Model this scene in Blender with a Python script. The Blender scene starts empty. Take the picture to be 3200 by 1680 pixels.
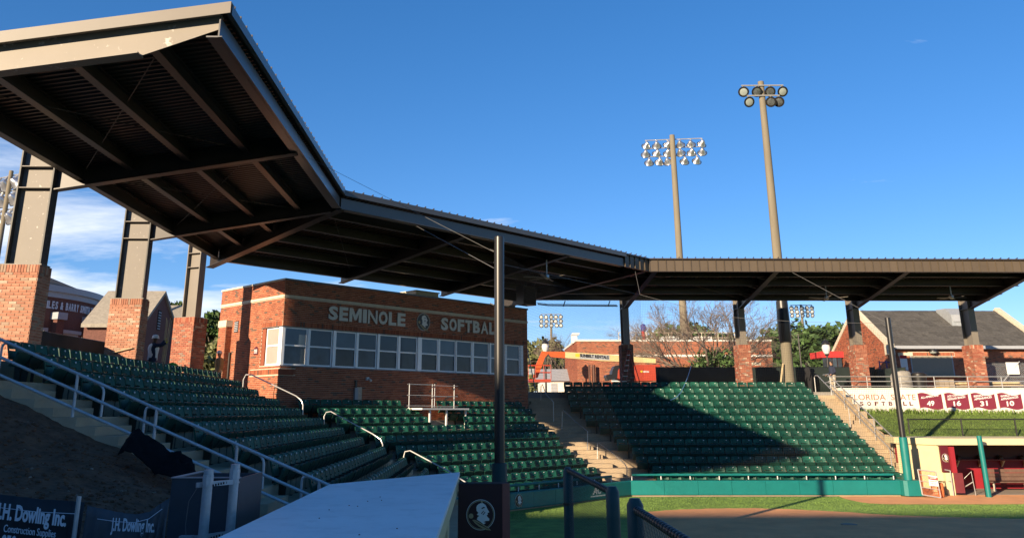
import bpy, bmesh, math, random
from mathutils import Vector, Matrix
random.seed(7)
R=math.radians
# ---------------------------------------------------------------- camera, sky, sun, exposure
SC=bpy.context.scene
COL=SC.collection
F,CX,CY,TH,YW,HC=2613.0,1540.0,529.0,R(16.14),R(.74),3.40
cam=bpy.data.cameras.new('camera');camo=bpy.data.objects.new('camera',cam);COL.objects.link(camo)
cam.sensor_width=36;cam.lens=36*F/3200;cam.shift_x=(1600-CX)/3200;cam.shift_y=-(840-CY)/3200
cam.clip_start=.1;cam.clip_end=3000
camo.location=(0,0,HC);camo.rotation_euler=(R(90)+TH,0,-YW)
SC.camera=camo
SUN_AZ=(-.614,-.789);SUN_EL=R(16.0)
sundir=Vector((SUN_AZ[0]*math.cos(SUN_EL),SUN_AZ[1]*math.cos(SUN_EL),math.sin(SUN_EL))).normalized()
sl=bpy.data.lights.new('sun','SUN');sl.energy=5.0;sl.angle=R(.55);sl.color=(1,.80,.56)
so=bpy.data.objects.new('sun',sl);COL.objects.link(so);so.rotation_euler=(-sundir).to_track_quat('-Z','Y').to_euler();so.location=(-30,-40,60)
W=bpy.data.worlds.new('World');SC.world=W;W.use_nodes=True
nt=W.node_tree;nt.nodes.clear();N=nt.nodes.new;L=nt.links.new
wo=N('ShaderNodeOutputWorld');bg=N('ShaderNodeBackground');L(bg.outputs[0],wo.inputs[0])
sky=N('ShaderNodeTexSky');sky.sky_type='NISHITA';sky.sun_disc=False;sky.sun_elevation=SUN_EL
sky.sun_rotation=math.atan2(SUN_AZ[0],SUN_AZ[1]);sky.altitude=50;sky.air_density=.8;sky.dust_density=.0;sky.ozone_density=3.0
bg.inputs['Strength'].default_value=.108
# thin clouds: noise on the view direction stretched towards the horizon
tc=N('ShaderNodeTexCoord');sp=N('ShaderNodeSeparateXYZ');L(tc.outputs['Generated'],sp.inputs[0])
def mth(op,a,b=None,clamp=False):
    n=N('ShaderNodeMath');n.operation=op;n.use_clamp=clamp
    for i,q in enumerate((a,b)):
        if q is None:continue
        if isinstance(q,(int,float)):n.inputs[i].default_value=q
        else:L(q,n.inputs[i])
    return n.outputs[0]
zc=mth('ADD',mth('MAXIMUM',sp.outputs[2],0.0),.16)
cb=N('ShaderNodeCombineXYZ');L(mth('DIVIDE',sp.outputs[0],zc),cb.inputs[0]);L(mth('DIVIDE',sp.outputs[1],zc),cb.inputs[1])
mp=N('ShaderNodeMapping');mp.inputs['Location'].default_value=(3.1,1.7,0);mp.inputs['Rotation'].default_value=(0,0,R(35));mp.inputs['Scale'].default_value=(.75,1.5,1);L(cb.outputs[0],mp.inputs[0])
nz=N('ShaderNodeTexNoise');nz.inputs['Scale'].default_value=1.15;nz.inputs['Detail'].default_value=9;nz.inputs['Roughness'].default_value=.62;nz.inputs['Distortion'].default_value=.35;L(mp.outputs[0],nz.inputs['Vector'])
nb=N('ShaderNodeTexNoise');nb.inputs['Scale'].default_value=.42;nb.inputs['Detail'].default_value=2;L(cb.outputs[0],nb.inputs['Vector'])
# more cloud low down on the west (left) side of the view, almost none overhead
low=mth('SUBTRACT',1.0,mth('MULTIPLY',sp.outputs[2],2.3),True)
west=mth('ADD',mth('MULTIPLY',sp.outputs[0],-1.15),-.02,True)
cov=mth('MULTIPLY',low,mth('ADD',mth('MULTIPLY',west,1.75),.17))
cl=mth('SUBTRACT',mth('ADD',nz.outputs[0],mth('MULTIPLY',cov,.46)),.635)
cl=mth('MULTIPLY',cl,4.6,True)
cl=mth('MULTIPLY',cl,.85)
mx=N('ShaderNodeMix');mx.data_type='RGBA';L(cl,mx.inputs[0]);
hs=N('ShaderNodeHueSaturation');hs.inputs['Saturation'].default_value=1.36;hs.inputs['Value'].default_value=1.0;gm=N('ShaderNodeGamma');gm.inputs[1].default_value=.80;L(sky.outputs[0],gm.inputs[0]);L(gm.outputs[0],hs.inputs['Color'])
tn=N('ShaderNodeMix');tn.data_type='RGBA';tn.blend_type='MULTIPLY';tn.inputs[0].default_value=1;L(hs.outputs[0],tn.inputs[6]);tn.inputs[7].default_value=(.94,.88,1,1);L(tn.outputs[2],mx.inputs[6]);mx.inputs[7].default_value=(4.6,4.8,5.2,1)
L(mx.outputs[2],bg.inputs[0])
vs=SC.view_settings;SC.display_settings.display_device='sRGB';vs.view_transform='Standard';vs.look='None';vs.exposure=1.15;vs.gamma=1;vs.use_curve_mapping=False
SC.render.engine='CYCLES'
SC.cycles.max_bounces=6;SC.cycles.diffuse_bounces=3;SC.cycles.glossy_bounces=3;SC.cycles.transparent_max_bounces=8
# ---------------------------------------------------------------- camera geometry helper: pixel of the photograph -> point at a known depth
def ray(px,py):
    x=px-CX;u=CY-py
    Y=F*math.cos(TH)-u*math.sin(TH);z=F*math.sin(TH)+u*math.cos(TH)
    return Vector((x*math.cos(YW)+Y*math.sin(YW),Y*math.cos(YW)-x*math.sin(YW),z))
def atY(px,py,Y):
    d=ray(px,py);d=d*(Y/d.y);return Vector((d.x,Y,HC+d.z))
def proj(p):
    x=p[0]*math.cos(YW)-p[1]*math.sin(YW);y=p[0]*math.sin(YW)+p[1]*math.cos(YW);z=p[2]-HC
    d=y*math.cos(TH)+z*math.sin(TH);u=-y*math.sin(TH)+z*math.cos(TH)
    return CX+F*x/d,CY-F*u/d,d
# ---------------------------------------------------------------- materials
MATS={}
def mat(name,col,rough=.6,metal=0,var=.12,scale=6,bump=0,bscale=30,spec=.4,rand=0,streak=None,dirt=None):
    if name in MATS:return MATS[name]
    if not any(k in name for k in ('grass','clay','glass','cloth','print','leaf','frame','membrane')):col=tuple(c*.82 for c in col);dirt=dirt and (tuple(c*.82 for c in dirt[0]),)+tuple(dirt[1:])
    m=bpy.data.materials.new(name);m.use_nodes=True;t=m.node_tree;n=t.nodes.new;l=t.links.new
    b=t.nodes['Principled BSDF'];b.inputs['Roughness'].default_value=rough;b.inputs['Metallic'].default_value=metal;b.inputs['Specular IOR Level'].default_value=spec
    g=n('ShaderNodeNewGeometry');no=n('ShaderNodeTexNoise');no.inputs['Scale'].default_value=scale;no.inputs['Detail'].default_value=6;no.inputs['Roughness'].default_value=.6
    vec=g.outputs['Position']
    if streak:
        mpn=n('ShaderNodeMapping');mpn.inputs['Scale'].default_value=streak;l(vec,mpn.inputs[0]);vec=mpn.outputs[0]
    l(vec,no.inputs['Vector'])
    r=n('ShaderNodeValToRGB');r.color_ramp.elements[0].position=.3;r.color_ramp.elements[1].position=.7
    c0=[max(0,c*(1-var)) for c in col]+[1];c1=[min(1,c*(1+var)) for c in col]+[1]
    r.color_ramp.elements[0].color=c0;r.color_ramp.elements[1].color=c1
    l(no.outputs[0],r.inputs[0]);out=r.outputs[0]
    if dirt:
        dcol,damt,dsc=dirt[:3];dlo,dhi=dirt[3:] if len(dirt)>3 else (.5,.72)
        n2=n('ShaderNodeTexNoise');n2.inputs['Scale'].default_value=dsc;n2.inputs['Detail'].default_value=8;n2.inputs['Roughness'].default_value=.7;l(g.outputs['Position'],n2.inputs['Vector'])
        rr=n('ShaderNodeMapRange');rr.inputs[1].default_value=dlo;rr.inputs[2].default_value=dhi;rr.inputs[3].default_value=0;rr.inputs[4].default_value=damt;l(n2.outputs[0],rr.inputs[0])
        mm=n('ShaderNodeMix');mm.data_type='RGBA';l(rr.outputs[0],mm.inputs[0]);l(out,mm.inputs[6]);mm.inputs[7].default_value=(*dcol,1);out=mm.outputs[2]
    if rand:
        oi=n('ShaderNodeObjectInfo');ad=n('ShaderNodeMath');ad.operation='ADD';l(oi.outputs['Random'],ad.inputs[0]);l(g.outputs['Random Per Island'],ad.inputs[1])
        fr=n('ShaderNodeMath');fr.operation='FRACT';l(ad.outputs[0],fr.inputs[0])
        mr=n('ShaderNodeMapRange');mr.inputs[3].default_value=1-rand;mr.inputs[4].default_value=1+rand;l(fr.outputs[0],mr.inputs[0])
        hv=n('ShaderNodeHueSaturation');l(mr.outputs[0],hv.inputs['Value']);l(out,hv.inputs['Color']);out=hv.outputs[0]
    l(out,b.inputs['Base Color'])
    if bump:
        nb_=n('ShaderNodeTexNoise');nb_.inputs['Scale'].default_value=bscale;nb_.inputs['Detail'].default_value=5;l(g.outputs['Position'],nb_.inputs['Vector'])
        bp=n('ShaderNodeBump');bp.inputs['Strength'].default_value=bump;bp.inputs['Distance'].default_value=.02;l(nb_.outputs[0],bp.inputs['Height']);l(bp.outputs[0],b.inputs['Normal'])
    MATS[name]=m;return m
def brickmat(name,cols,rough=.85):
    m=bpy.data.materials.new(name);m.use_nodes=True;t=m.node_tree;n=t.nodes.new;l=t.links.new
    b=t.nodes['Principled BSDF'];b.inputs['Roughness'].default_value=rough;b.inputs['Specular IOR Level'].default_value=.25
    g=n('ShaderNodeNewGeometry');oi=n('ShaderNodeObjectInfo');ad=n('ShaderNodeMath');ad.operation='ADD';l(oi.outputs['Random'],ad.inputs[0]);l(g.outputs['Random Per Island'],ad.inputs[1])
    fr=n('ShaderNodeMath');fr.operation='FRACT';l(ad.outputs[0],fr.inputs[0])
    r=n('ShaderNodeValToRGB');r.color_ramp.interpolation='CONSTANT';e=r.color_ramp.elements
    while len(e)<len(cols):e.new(.5)
    for i,(p,c) in enumerate(cols):e[i].position=p;e[i].color=(*[w*.82 for w in c],1)
    l(fr.outputs[0],r.inputs[0])
    no=n('ShaderNodeTexNoise');no.inputs['Scale'].default_value=22;no.inputs['Detail'].default_value=5;l(g.outputs['Position'],no.inputs['Vector'])
    n3=n('ShaderNodeTexNoise');n3.inputs['Scale'].default_value=1.3;n3.inputs['Detail'].default_value=4;l(g.outputs['Position'],n3.inputs['Vector'])
    ad2=n('ShaderNodeMath');ad2.operation='ADD';l(no.outputs[0],ad2.inputs[0]);l(n3.outputs[0],ad2.inputs[1])
    mr=n('ShaderNodeMapRange');mr.inputs[1].default_value=.6;mr.inputs[2].default_value=1.4;mr.inputs[3].default_value=.72;mr.inputs[4].default_value=1.28;l(ad2.outputs[0],mr.inputs[0])
    hv=n('ShaderNodeHueSaturation');l(mr.outputs[0],hv.inputs['Value']);l(r.outputs[0],hv.inputs['Color']);l(hv.outputs[0],b.inputs['Base Color'])
    bp=n('ShaderNodeBump');bp.inputs['Strength'].default_value=.3;bp.inputs['Distance'].default_value=.005;l(no.outputs[0],bp.inputs['Height']);l(bp.outputs[0],b.inputs['Normal'])
    MATS[name]=m;return m
M_brick=brickmat('red_brick',[(0,(.37,.115,.058)),(.3,(.29,.088,.048)),(.55,(.42,.14,.072)),(.78,(.33,.10,.053)),(.92,(.13,.078,.058))])
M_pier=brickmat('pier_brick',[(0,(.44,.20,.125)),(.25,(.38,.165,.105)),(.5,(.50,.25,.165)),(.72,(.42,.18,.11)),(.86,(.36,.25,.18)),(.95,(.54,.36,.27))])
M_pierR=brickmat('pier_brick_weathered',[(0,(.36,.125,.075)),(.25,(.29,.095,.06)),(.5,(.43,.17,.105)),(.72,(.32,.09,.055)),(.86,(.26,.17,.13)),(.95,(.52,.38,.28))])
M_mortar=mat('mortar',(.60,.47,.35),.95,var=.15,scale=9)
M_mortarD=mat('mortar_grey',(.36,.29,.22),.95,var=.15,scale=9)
M_stone=mat('limestone',(.66,.58,.44),.85,var=.1,scale=5,bump=.2,dirt=((.3,.27,.22),.4,2.2))
M_conc=mat('concrete',(.47,.36,.235),.9,var=.16,scale=2.2,bump=.3,bscale=40,dirt=((.20,.17,.14),.5,1.1))
M_conc2=mat('concrete_grey',(.33,.28,.22),.9,var=.14,scale=2,bump=.2)
M_bronze=mat('bronze_metal',(.034,.025,.019),.42,var=.12,scale=2,spec=.5)
M_fascia=mat('bronze_fascia',(.105,.078,.050),.42,var=.06,scale=1.5,spec=.5,rand=.06)
M_deck=mat('brown_deck',(.062,.036,.023),.38,var=.15,scale=3,spec=.5)
M_eave=mat('grey_bronze_steel',(.085,.083,.082),.35,var=.08,scale=3,spec=.6)
M_steel=mat('primed_steel',(.27,.235,.19),.55,var=.06,scale=1.4,dirt=((.62,.58,.52),.8,4.5,.60,.66))
M_colweb=mat('column_web_steel',(.20,.178,.152),.55,var=.06,scale=1.4,dirt=((.62,.58,.52),.9,9,.63,.66))
M_steel2=mat('bronze_primed_steel',(.20,.175,.145),.5,var=.06,scale=1.4)
M_galv=mat('galvanised_steel',(.52,.54,.56),.4,metal=.25,var=.12,scale=14)
M_rail=mat('aluminium_rail',(.58,.57,.55),.32,metal=.55,var=.06,scale=8)
M_black=mat('black_metal',(.018,.017,.017),.35,var=.1,scale=5,spec=.5)
M_white=mat('white_paint',(.78,.77,.74),.5,var=.04,scale=3)
M_whitewall=mat('white_wall_paint',(.80,.76,.68),.6,var=.05,scale=1.5,dirt=((.5,.46,.38),.3,1.6))
M_roofwhite=mat('white_membrane',(.80,.80,.80),.55,var=.05,scale=1.2,dirt=((.50,.50,.49),.45,3.0))
M_cream=mat('cream_paint',(.72,.62,.36),.6,var=.06,scale=2,dirt=((.5,.42,.27),.35,2.0))
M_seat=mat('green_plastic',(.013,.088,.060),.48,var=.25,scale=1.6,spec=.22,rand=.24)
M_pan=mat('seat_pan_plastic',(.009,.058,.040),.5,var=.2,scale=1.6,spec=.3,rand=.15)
M_seatd=mat('dark_seat_metal',(.012,.03,.024),.45,var=.1)
M_teal=mat('teal_vinyl',(.008,.175,.165),.45,var=.07,scale=3,bump=.15,bscale=9,spec=.4)
M_teald=mat('dark_teal_vinyl',(.006,.052,.060),.5,var=.1,scale=3,bump=.2,bscale=9)
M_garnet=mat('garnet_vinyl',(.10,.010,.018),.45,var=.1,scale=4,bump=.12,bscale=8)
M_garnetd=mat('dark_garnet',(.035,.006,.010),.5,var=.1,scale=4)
M_red=mat('red_paint',(.30,.018,.028),.5,var=.08,scale=3)
M_gold=mat('gold_vinyl',(.42,.34,.19),.6,var=.1)
M_grass=mat('turf_grass',(.17,.27,.05),.8,var=.3,scale=1.6,bump=.8,bscale=160)
M_hill=mat('hill_grass',(.085,.14,.022),.85,var=.4,scale=2.2,bump=.8,bscale=60,dirt=((.16,.13,.06),.5,1.4))
M_blade=mat('grass_blades',(.11,.17,.030),.7,var=.4,scale=2.5,rand=.25)
M_clay=mat('infield_clay',(.70,.32,.135),.95,var=.16,scale=.9,bump=.4,bscale=50,dirt=((.56,.25,.105),.5,.5))
M_dirt=mat('brown_soil',(.14,.066,.034),.95,var=.45,scale=5,bump=1.0,bscale=14)
M_pebble=mat('pale_pebble',(.26,.20,.15),.9,var=.2,rand=.3)
M_tarp=mat('black_tarp',(.006,.006,.007),.8,var=.3,scale=5,bump=.5,bscale=9,spec=.1)
M_silt=mat('silt_fabric',(.020,.026,.034),.7,var=.25,scale=4,bump=.5,bscale=9)
M_silt2=mat('grey_silt_fabric',(.075,.088,.105),.7,var=.15,scale=4,bump=.5,bscale=9)
M_ink=mat('pale_print',(.60,.66,.74),.6,var=.1)
M_glass=mat('window_glass',(.04,.058,.078),.05,var=.5,scale=1.1,spec=.3,rand=.5)
M_blind=mat('window_blind',(.36,.34,.30),.5,var=.05,scale=2,spec=.6)
M_shingle=mat('roof_shingle',(.085,.080,.072),.9,var=.25,scale=7,bump=.4,rand=.18)
M_shingle2=mat('pale_shingle',(.30,.27,.22),.9,var=.2,scale=5,bump=.4,rand=.15)
M_trim=mat('grey_trim',(.36,.38,.41),.55,var=.06)
M_slate=mat('slate_panel',(.055,.066,.08),.5,var=.1)
M_frame=mat('window_frame_paint',(.92,.93,.95),.4,var=.02)
M_glassu=mat('blind_glass_pane',(.075,.115,.155),.06,var=.15,scale=.8,spec=.3,rand=.35)  # blinds behind the glass and reflected sky blue, both put into the pane colour
M_dark=mat('dark_opening',(.008,.008,.009),.8,var=.1)
M_orange=mat('orange_paint',(.62,.10,.018),.4,var=.08,spec=.5)
M_redor=mat('lift_red_paint',(.42,.055,.025),.4,var=.1,spec=.5)
M_lcream=mat('lift_cream_paint',(.66,.52,.25),.45,var=.05)
M_bark=mat('bark',(.16,.13,.105),.95,var=.3,scale=9,bump=.6)
M_barkg=mat('grey_bark',(.19,.145,.115),.95,var=.3,scale=7,bump=.4)
M_leafd=mat('evergreen_leaf',(.045,.085,.022),.6,var=.5,scale=.55,rand=.45)
M_leafo=mat('olive_leaf',(.115,.125,.045),.65,var=.45,scale=.5,rand=.4)
M_leafr=mat('russet_leaf',(.22,.10,.035),.7,var=.4,scale=1,rand=.35)
M_polec=mat('concrete_pole',(.20,.172,.122),.85,var=.12,scale=3,bump=.2,streak=(1,1,.15))
M_wood=mat('lumber',(.52,.40,.24),.8,var=.2,scale=4,rand=.2)
M_screen=mat('windscreen_fabric',(.012,.022,.019),.8,var=.25,scale=1.5,bump=.3,bscale=4)
M_lens=mat('lamp_lens',(.32,.36,.33),.15,metal=.0,var=.12,scale=6)
M_reflect=mat('lamp_reflector',(.55,.56,.58),.28,metal=.85,var=.1,scale=9)
M_lensd=mat('dark_lamp_lens',(.22,.24,.24),.10,metal=.6,var=.4,scale=7)
M_skin=mat('skin',(.36,.20,.13),.6,var=.08)
M_skind=mat('dark_skin',(.11,.055,.035),.6,var=.08)
M_navy=mat('navy_cloth',(.018,.024,.05),.9,var=.2,scale=12)
M_khaki=mat('khaki_cloth',(.34,.29,.22),.9,var=.12,scale=12)
M_blackc=mat('black_cloth',(.012,.012,.014),.9,var=.2,scale=9)
M_whitec=mat('white_cloth',(.70,.68,.66),.9,var=.08,scale=9)
M_hat=mat('white_helmet',(.80,.80,.78),.3,var=.02,spec=.6)
M_yellow=mat('yellow_vinyl',(.62,.50,.03),.6,var=.1)
M_green=mat('bright_green_cloth',(.10,.36,.04),.8,var=.1)
M_tan=mat('tan_cloth',(.30,.21,.10),.9,var=.1)
M_blue=mat('blue_cloth',(.03,.04,.20),.85,var=.2)
M_redc=mat('red_cloth',(.45,.03,.03),.85,var=.15)
M_hair=mat('dark_hair',(.025,.016,.012),.7,var=.2)
M_greyt=mat('grey_tarp',(.30,.28,.25),.7,var=.2,scale=4,bump=.6,bscale=6)
M_omesh=mat('orange_mesh',(.62,.16,.05),.6,var=.3,scale=9)
M_rope=mat('cable_rope',(.16,.155,.15),.6,var=.1)
M_net=mat('black_netting',(.012,.012,.012),.8,var=.1)
M_plastic=mat('grey_plastic',(.34,.36,.38),.4,var=.05)
M_padw=mat('maroon_wall_pad',(.16,.028,.035),.5,var=.1,scale=3,bump=.15,bscale=8)
M_brownw=mat('brown_bench_wood',(.145,.085,.062),.6,var=.18,scale=5,rand=.1)
M_shutter=mat('tan_shutter',(.30,.26,.20),.5,var=.05)
M_asphalt=mat('concourse_paving',(.30,.28,.25),.9,var=.12,scale=1)
# ---------------------------------------------------------------- mesh helpers
def V(*a):return Vector(a if len(a)>1 else a[0])
UP=Vector((0,0,1))
ORG={}
class MB:
    def __init__(s):s.v=[];s.f=[];s.m=[]
    def add(s,vs,fs,mi=0):
        o=len(s.v);s.v+=[tuple(q) for q in vs]
        for f in fs:s.f.append([i+o for i in f]);s.m.append(mi)
    def par(s,o,a,b,c,mi=0):
        o,a,b,c=V(o),V(a),V(b),V(c)
        vs=[o,o+a,o+a+b,o+b,o+c,o+a+c,o+a+b+c,o+b+c]
        fs=[(0,3,2,1),(4,5,6,7),(0,1,5,4),(1,2,6,5),(2,3,7,6),(3,0,4,7)]
        if a.cross(b).dot(c)<0:fs=[f[::-1] for f in fs]
        s.add(vs,fs,mi)
    def box(s,x0,x1,y0,y1,z0,z1,mi=0):s.par((x0,y0,z0),(x1-x0,0,0),(0,y1-y0,0),(0,0,z1-z0),mi)
    def beam(s,p0,p1,w,h,up=UP,mi=0):
        p0,p1=V(p0),V(p1);d=p1-p0;sd=d.cross(V(up));
        if sd.length<1e-6:sd=d.cross(V((1,0,0)))
        sd.normalize();u=sd.cross(d).normalized()
        s.par(p0-sd*w/2-u*h/2,d,sd*w,u*h,mi)
    def ibeam(s,p0,p1,dep,wid,tf=.03,tw=.02,up=UP,mi=0):
        # p0,p1 = line of the bottom face centre
        p0,p1=V(p0),V(p1);d=p1-p0;sd=d.cross(V(up)).normalized();u=sd.cross(d).normalized()
        s.par(p0-sd*wid/2,d,sd*wid,u*tf,mi)
        s.par(p0-sd*wid/2+u*(dep-tf),d,sd*wid,u*tf,mi)
        s.par(p0-sd*tw/2+u*tf,d,sd*tw,u*(dep-2*tf),mi)
    def tube(s,pts,r,n=8,mi=0,cap=True):
        pts=[V(p) for p in pts];k=len(pts);rs=r if isinstance(r,(list,tuple)) else [r]*k
        o=len(s.v);prev=None
        for i,p in enumerate(pts):
            d=(pts[min(i+1,k-1)]-pts[max(i-1,0)])
            if d.length<1e-9:d=UP.copy()
            d.normalize()
            a=d.cross(UP) if prev is None else prev-d*prev.dot(d)
            if a.length<1e-4:a=d.cross(V((1,0,0)))
            a.normalize();prev=a;b=d.cross(a)
            for j in range(n):
                t=2*math.pi*j/n;s.v.append(tuple(p+(a*math.cos(t)+b*math.sin(t))*rs[i]))
        for i in range(k-1):
            for j in range(n):
                s.f.append([o+i*n+j,o+i*n+(j+1)%n,o+(i+1)*n+(j+1)%n,o+(i+1)*n+j]);s.m.append(mi)
        if cap and n>2:
            s.f.append([o+j for j in range(n)][::-1]);s.m.append(mi);s.f.append([o+(k-1)*n+j for j in range(n)]);s.m.append(mi)
    def lathe(s,prof,c,axis=UP,n=16,mi=0):
        c=V(c);ax=V(axis).normalized();a=ax.cross(V((0,0,1)))
        if a.length<1e-4:a=ax.cross(V((1,0,0)))
        a.normalize();b=ax.cross(a);o=len(s.v);k=len(prof)
        for (r,h) in prof:
            for j in range(n):
                t=2*math.pi*j/n;s.v.append(tuple(c+ax*h+(a*math.cos(t)+b*math.sin(t))*max(r,1e-4)))
        for i in range(k-1):
            for j in range(n):
                s.f.append([o+i*n+j,o+i*n+(j+1)%n,o+(i+1)*n+(j+1)%n,o+(i+1)*n+j]);s.m.append(mi)
        s.f.append([o+j for j in range(n)][::-1]);s.m.append(mi);s.f.append([o+(k-1)*n+j for j in range(n)]);s.m.append(mi)
    def prism(s,poly,vec,mi=0):
        poly=[V(p) for p in poly];n=len(poly);vec=V(vec)
        s.add(poly+[p+vec for p in poly],[list(range(n))[::-1],list(range(n,2*n))]+[(i,(i+1)%n,n+(i+1)%n,n+i) for i in range(n)],mi)
    def build(s,name,mats,parent=None,smooth=False,normals=True):
        me=bpy.data.meshes.new(name)
        org=ORG.get(parent.name,Vector((0,0,0))) if parent else None
        if parent is None:
            # origin at base centre
            if s.v:
                xs=[q[0] for q in s.v];ys=[q[1] for q in s.v];zs=[q[2] for q in s.v]
                org=Vector(((min(xs)+max(xs))/2,(min(ys)+max(ys))/2,min(zs)))
            else:org=Vector((0,0,0))
        me.from_pydata([(q[0]-org.x,q[1]-org.y,q[2]-org.z) for q in s.v],[],s.f)
        mats=mats if isinstance(mats,(list,tuple)) else [mats]
        for m in mats:me.materials.append(m)
        if len(mats)>1:me.polygons.foreach_set('material_index',s.m)
        if normals:
            bm=bmesh.new();bm.from_mesh(me);bmesh.ops.recalc_face_normals(bm,faces=bm.faces);bm.to_mesh(me);bm.free()
        if smooth:
            for p in me.polygons:p.use_smooth=True
            me.set_sharp_from_angle(angle=R(40))
        me.update()
        o=bpy.data.objects.new(name,me);COL.objects.link(o)
        if parent:o.parent=parent;ORG[o.name]=org
        else:o.location=org;ORG[o.name]=org
        return o
def tag(o,label=None,cat=None,group=None,kind=None):
    if label:o['label']=label
    if cat:o['category']=cat
    if group:o['group']=group
    if kind:o['kind']=kind
    return o
def thing(name,label,cat,loc=(0,0,0),group=None):
    o=bpy.data.objects.new(name,None);COL.objects.link(o);o.location=loc;o.empty_display_size=.3
    ORG[o.name]=V(loc);return tag(o,label,cat,group)
def struct(o):o['kind']='structure';return o
def stuff(o):o['kind']='stuff';return o
def one(fn,name,mats,parent=None,smooth=False):
    b=MB();fn(b);return b.build(name,mats,parent,smooth)
def boxp(name,mats,parent,*a):
    b=MB();b.box(*a);return b.build(name,mats,parent)
def beamp(name,mats,parent,p0,p1,w,h,up=UP):
    b=MB();b.beam(p0,p1,w,h,up);return b.build(name,mats,parent)
def tubep(name,mats,parent,pts,r,n=8):
    b=MB();b.tube(pts,r,n);return b.build(name,mats,parent,smooth=True)
def text(name,txt,mats,parent,o,xd,nrm,h,w=None,ext=.01,bold=.0,shear=0,up=UP):
    """lettering as solid mesh: o = lower left corner, xd = reading direction, nrm = outward"""
    c=bpy.data.curves.new('t','FONT');c.body=txt;c.size=1;c.extrude=.5;c.offset=bold;c.shear=shear;c.resolution_u=3
    ob=bpy.data.objects.new('t',c);COL.objects.link(ob)
    dg=bpy.context.evaluated_depsgraph_get();me=bpy.data.meshes.new_from_object(ob.evaluated_get(dg))
    bpy.data.objects.remove(ob);bpy.data.curves.remove(c)
    xs=[v.co.x for v in me.vertices];ys=[v.co.y for v in me.vertices]
    x0,x1,y0,y1=min(xs),max(xs),min(ys),max(ys)
    sy=h/(y1-y0);sx=(w/(x1-x0)) if w else sy
    xd=V(xd).normalized();nrm=V(nrm).normalized();up=V(up).normalized();o=V(o)
    b=MB();b.v=[tuple(o+xd*((v.co.x-x0)*sx)+up*((v.co.y-y0)*sy)+nrm*((v.co.z+.5)*ext)) for v in me.vertices]
    b.f=[list(p.vertices) for p in me.polygons];b.m=[0]*len(b.f)
    bpy.data.meshes.remove(me)
    return b.build(name,mats,parent,normals=False)
# ---- bricks
BL,BH,BJ=.2005,.0642,.012
def _brickmesh(name,l,h,d,m):
    b=MB();c=.004
    # five-sided brick with a small chamfer, origin at its back face centre, outward = -y
    vs=[(-l/2,0,-h/2),(l/2,0,-h/2),(l/2,0,h/2),(-l/2,0,h/2),(-l/2,-d+c,-h/2),(l/2,-d+c,-h/2),(l/2,-d+c,h/2),(-l/2,-d+c,h/2),
        (-l/2+c,-d,-h/2+c),(l/2-c,-d,-h/2+c),(l/2-c,-d,h/2-c),(-l/2+c,-d,h/2-c)]
    fs=[(0,1,5,4),(1,2,6,5),(2,3,7,6),(3,0,4,7),(4,5,9,8),(5,6,10,9),(6,7,11,10),(7,4,8,11),(8,9,10,11)]
    me=bpy.data.meshes.new(name);me.from_pydata(vs,[],fs);me.materials.append(m);return me
_BM={}
def bricks(parent,o,xd,nrm,length,z0,z1,m,openings=(),indiv=None,soldier=(),phase=0,proud=.014,sb=None):
    """running bond on a wall plane. o=(x,y) of the left end seen from outside, xd along, nrm outward. indiv(pos)->True makes an own object"""
    xd=V(xd).normalized();nrm=V(nrm).normalized();o=V((o[0],o[1],0))
    rot=math.atan2(xd.y,xd.x);sb=sb if sb is not None else MB();org=ORG[parent.name]
    def put(a0,a1,b0,b1):
        if a1-a0<.03 or b1-b0<.02:return
        c=o+xd*((a0+a1)/2)+UP*((b0+b1)/2)
        if indiv and indiv(c):
            key=(round(a1-a0,2),round(b1-b0,2),m.name)
            if key not in _BM:_BM[key]=_brickmesh('brick',a1-a0,b1-b0,proud,m)
            q=bpy.data.objects.new('brick',_BM[key]);COL.objects.link(q);q.parent=parent;q.location=c-org;q.rotation_euler=(0,0,rot)
        else:
            p=o+xd*a0+UP*b0
            A=xd*(a1-a0);B=UP*(b1-b0);O=nrm*(proud+random.uniform(-.002,.002))
            vs=[p,p+A,p+A+B,p+B,p+O,p+A+O,p+A+B+O,p+B+O]
            sb.add(vs,[(4,5,6,7),(0,1,5,4),(1,2,6,5),(2,3,7,6),(3,0,4,7)])
    def blocked(a0,a1,b0,b1):
        segs=[(a0,a1)]
        for (x0,x1,y0,y1) in openings:
            if b1>y0+.01 and b0<y1-.01:
                ns=[]
                for (p,q) in segs:
                    if q<=x0 or p>=x1:ns.append((p,q))
                    else:
                        if p<x0:ns.append((p,x0))
                        if q>x1:ns.append((x1,q))
                segs=ns
        return segs
    op0=list(openings)
    for (x0,x1,y0,y1) in soldier:
        x=x0
        while x<x1-.03:
            put(x+BJ/2,min(x+BH+BJ/2,x1-BJ/2),y0+BJ/2,y1-BJ/2);x+=BH+BJ
    openings=op0+list(soldier)
    z=z0;row=phase
    while z<z1-.02:
        x=-(BL+BJ)/2 if row%2 else 0
        while x<length:
            a0,a1=max(x,0)+BJ/2,min(x+BL+BJ,length)-BJ/2
            for (p,q) in blocked(a0,a1,z+BJ/2,min(z+BH+BJ/2,z1)):put(p,q,z+BJ/2,min(z+BH+BJ/2,z1))
            x+=BL+BJ
        z+=BH+BJ;row+=1
    return sb
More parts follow.
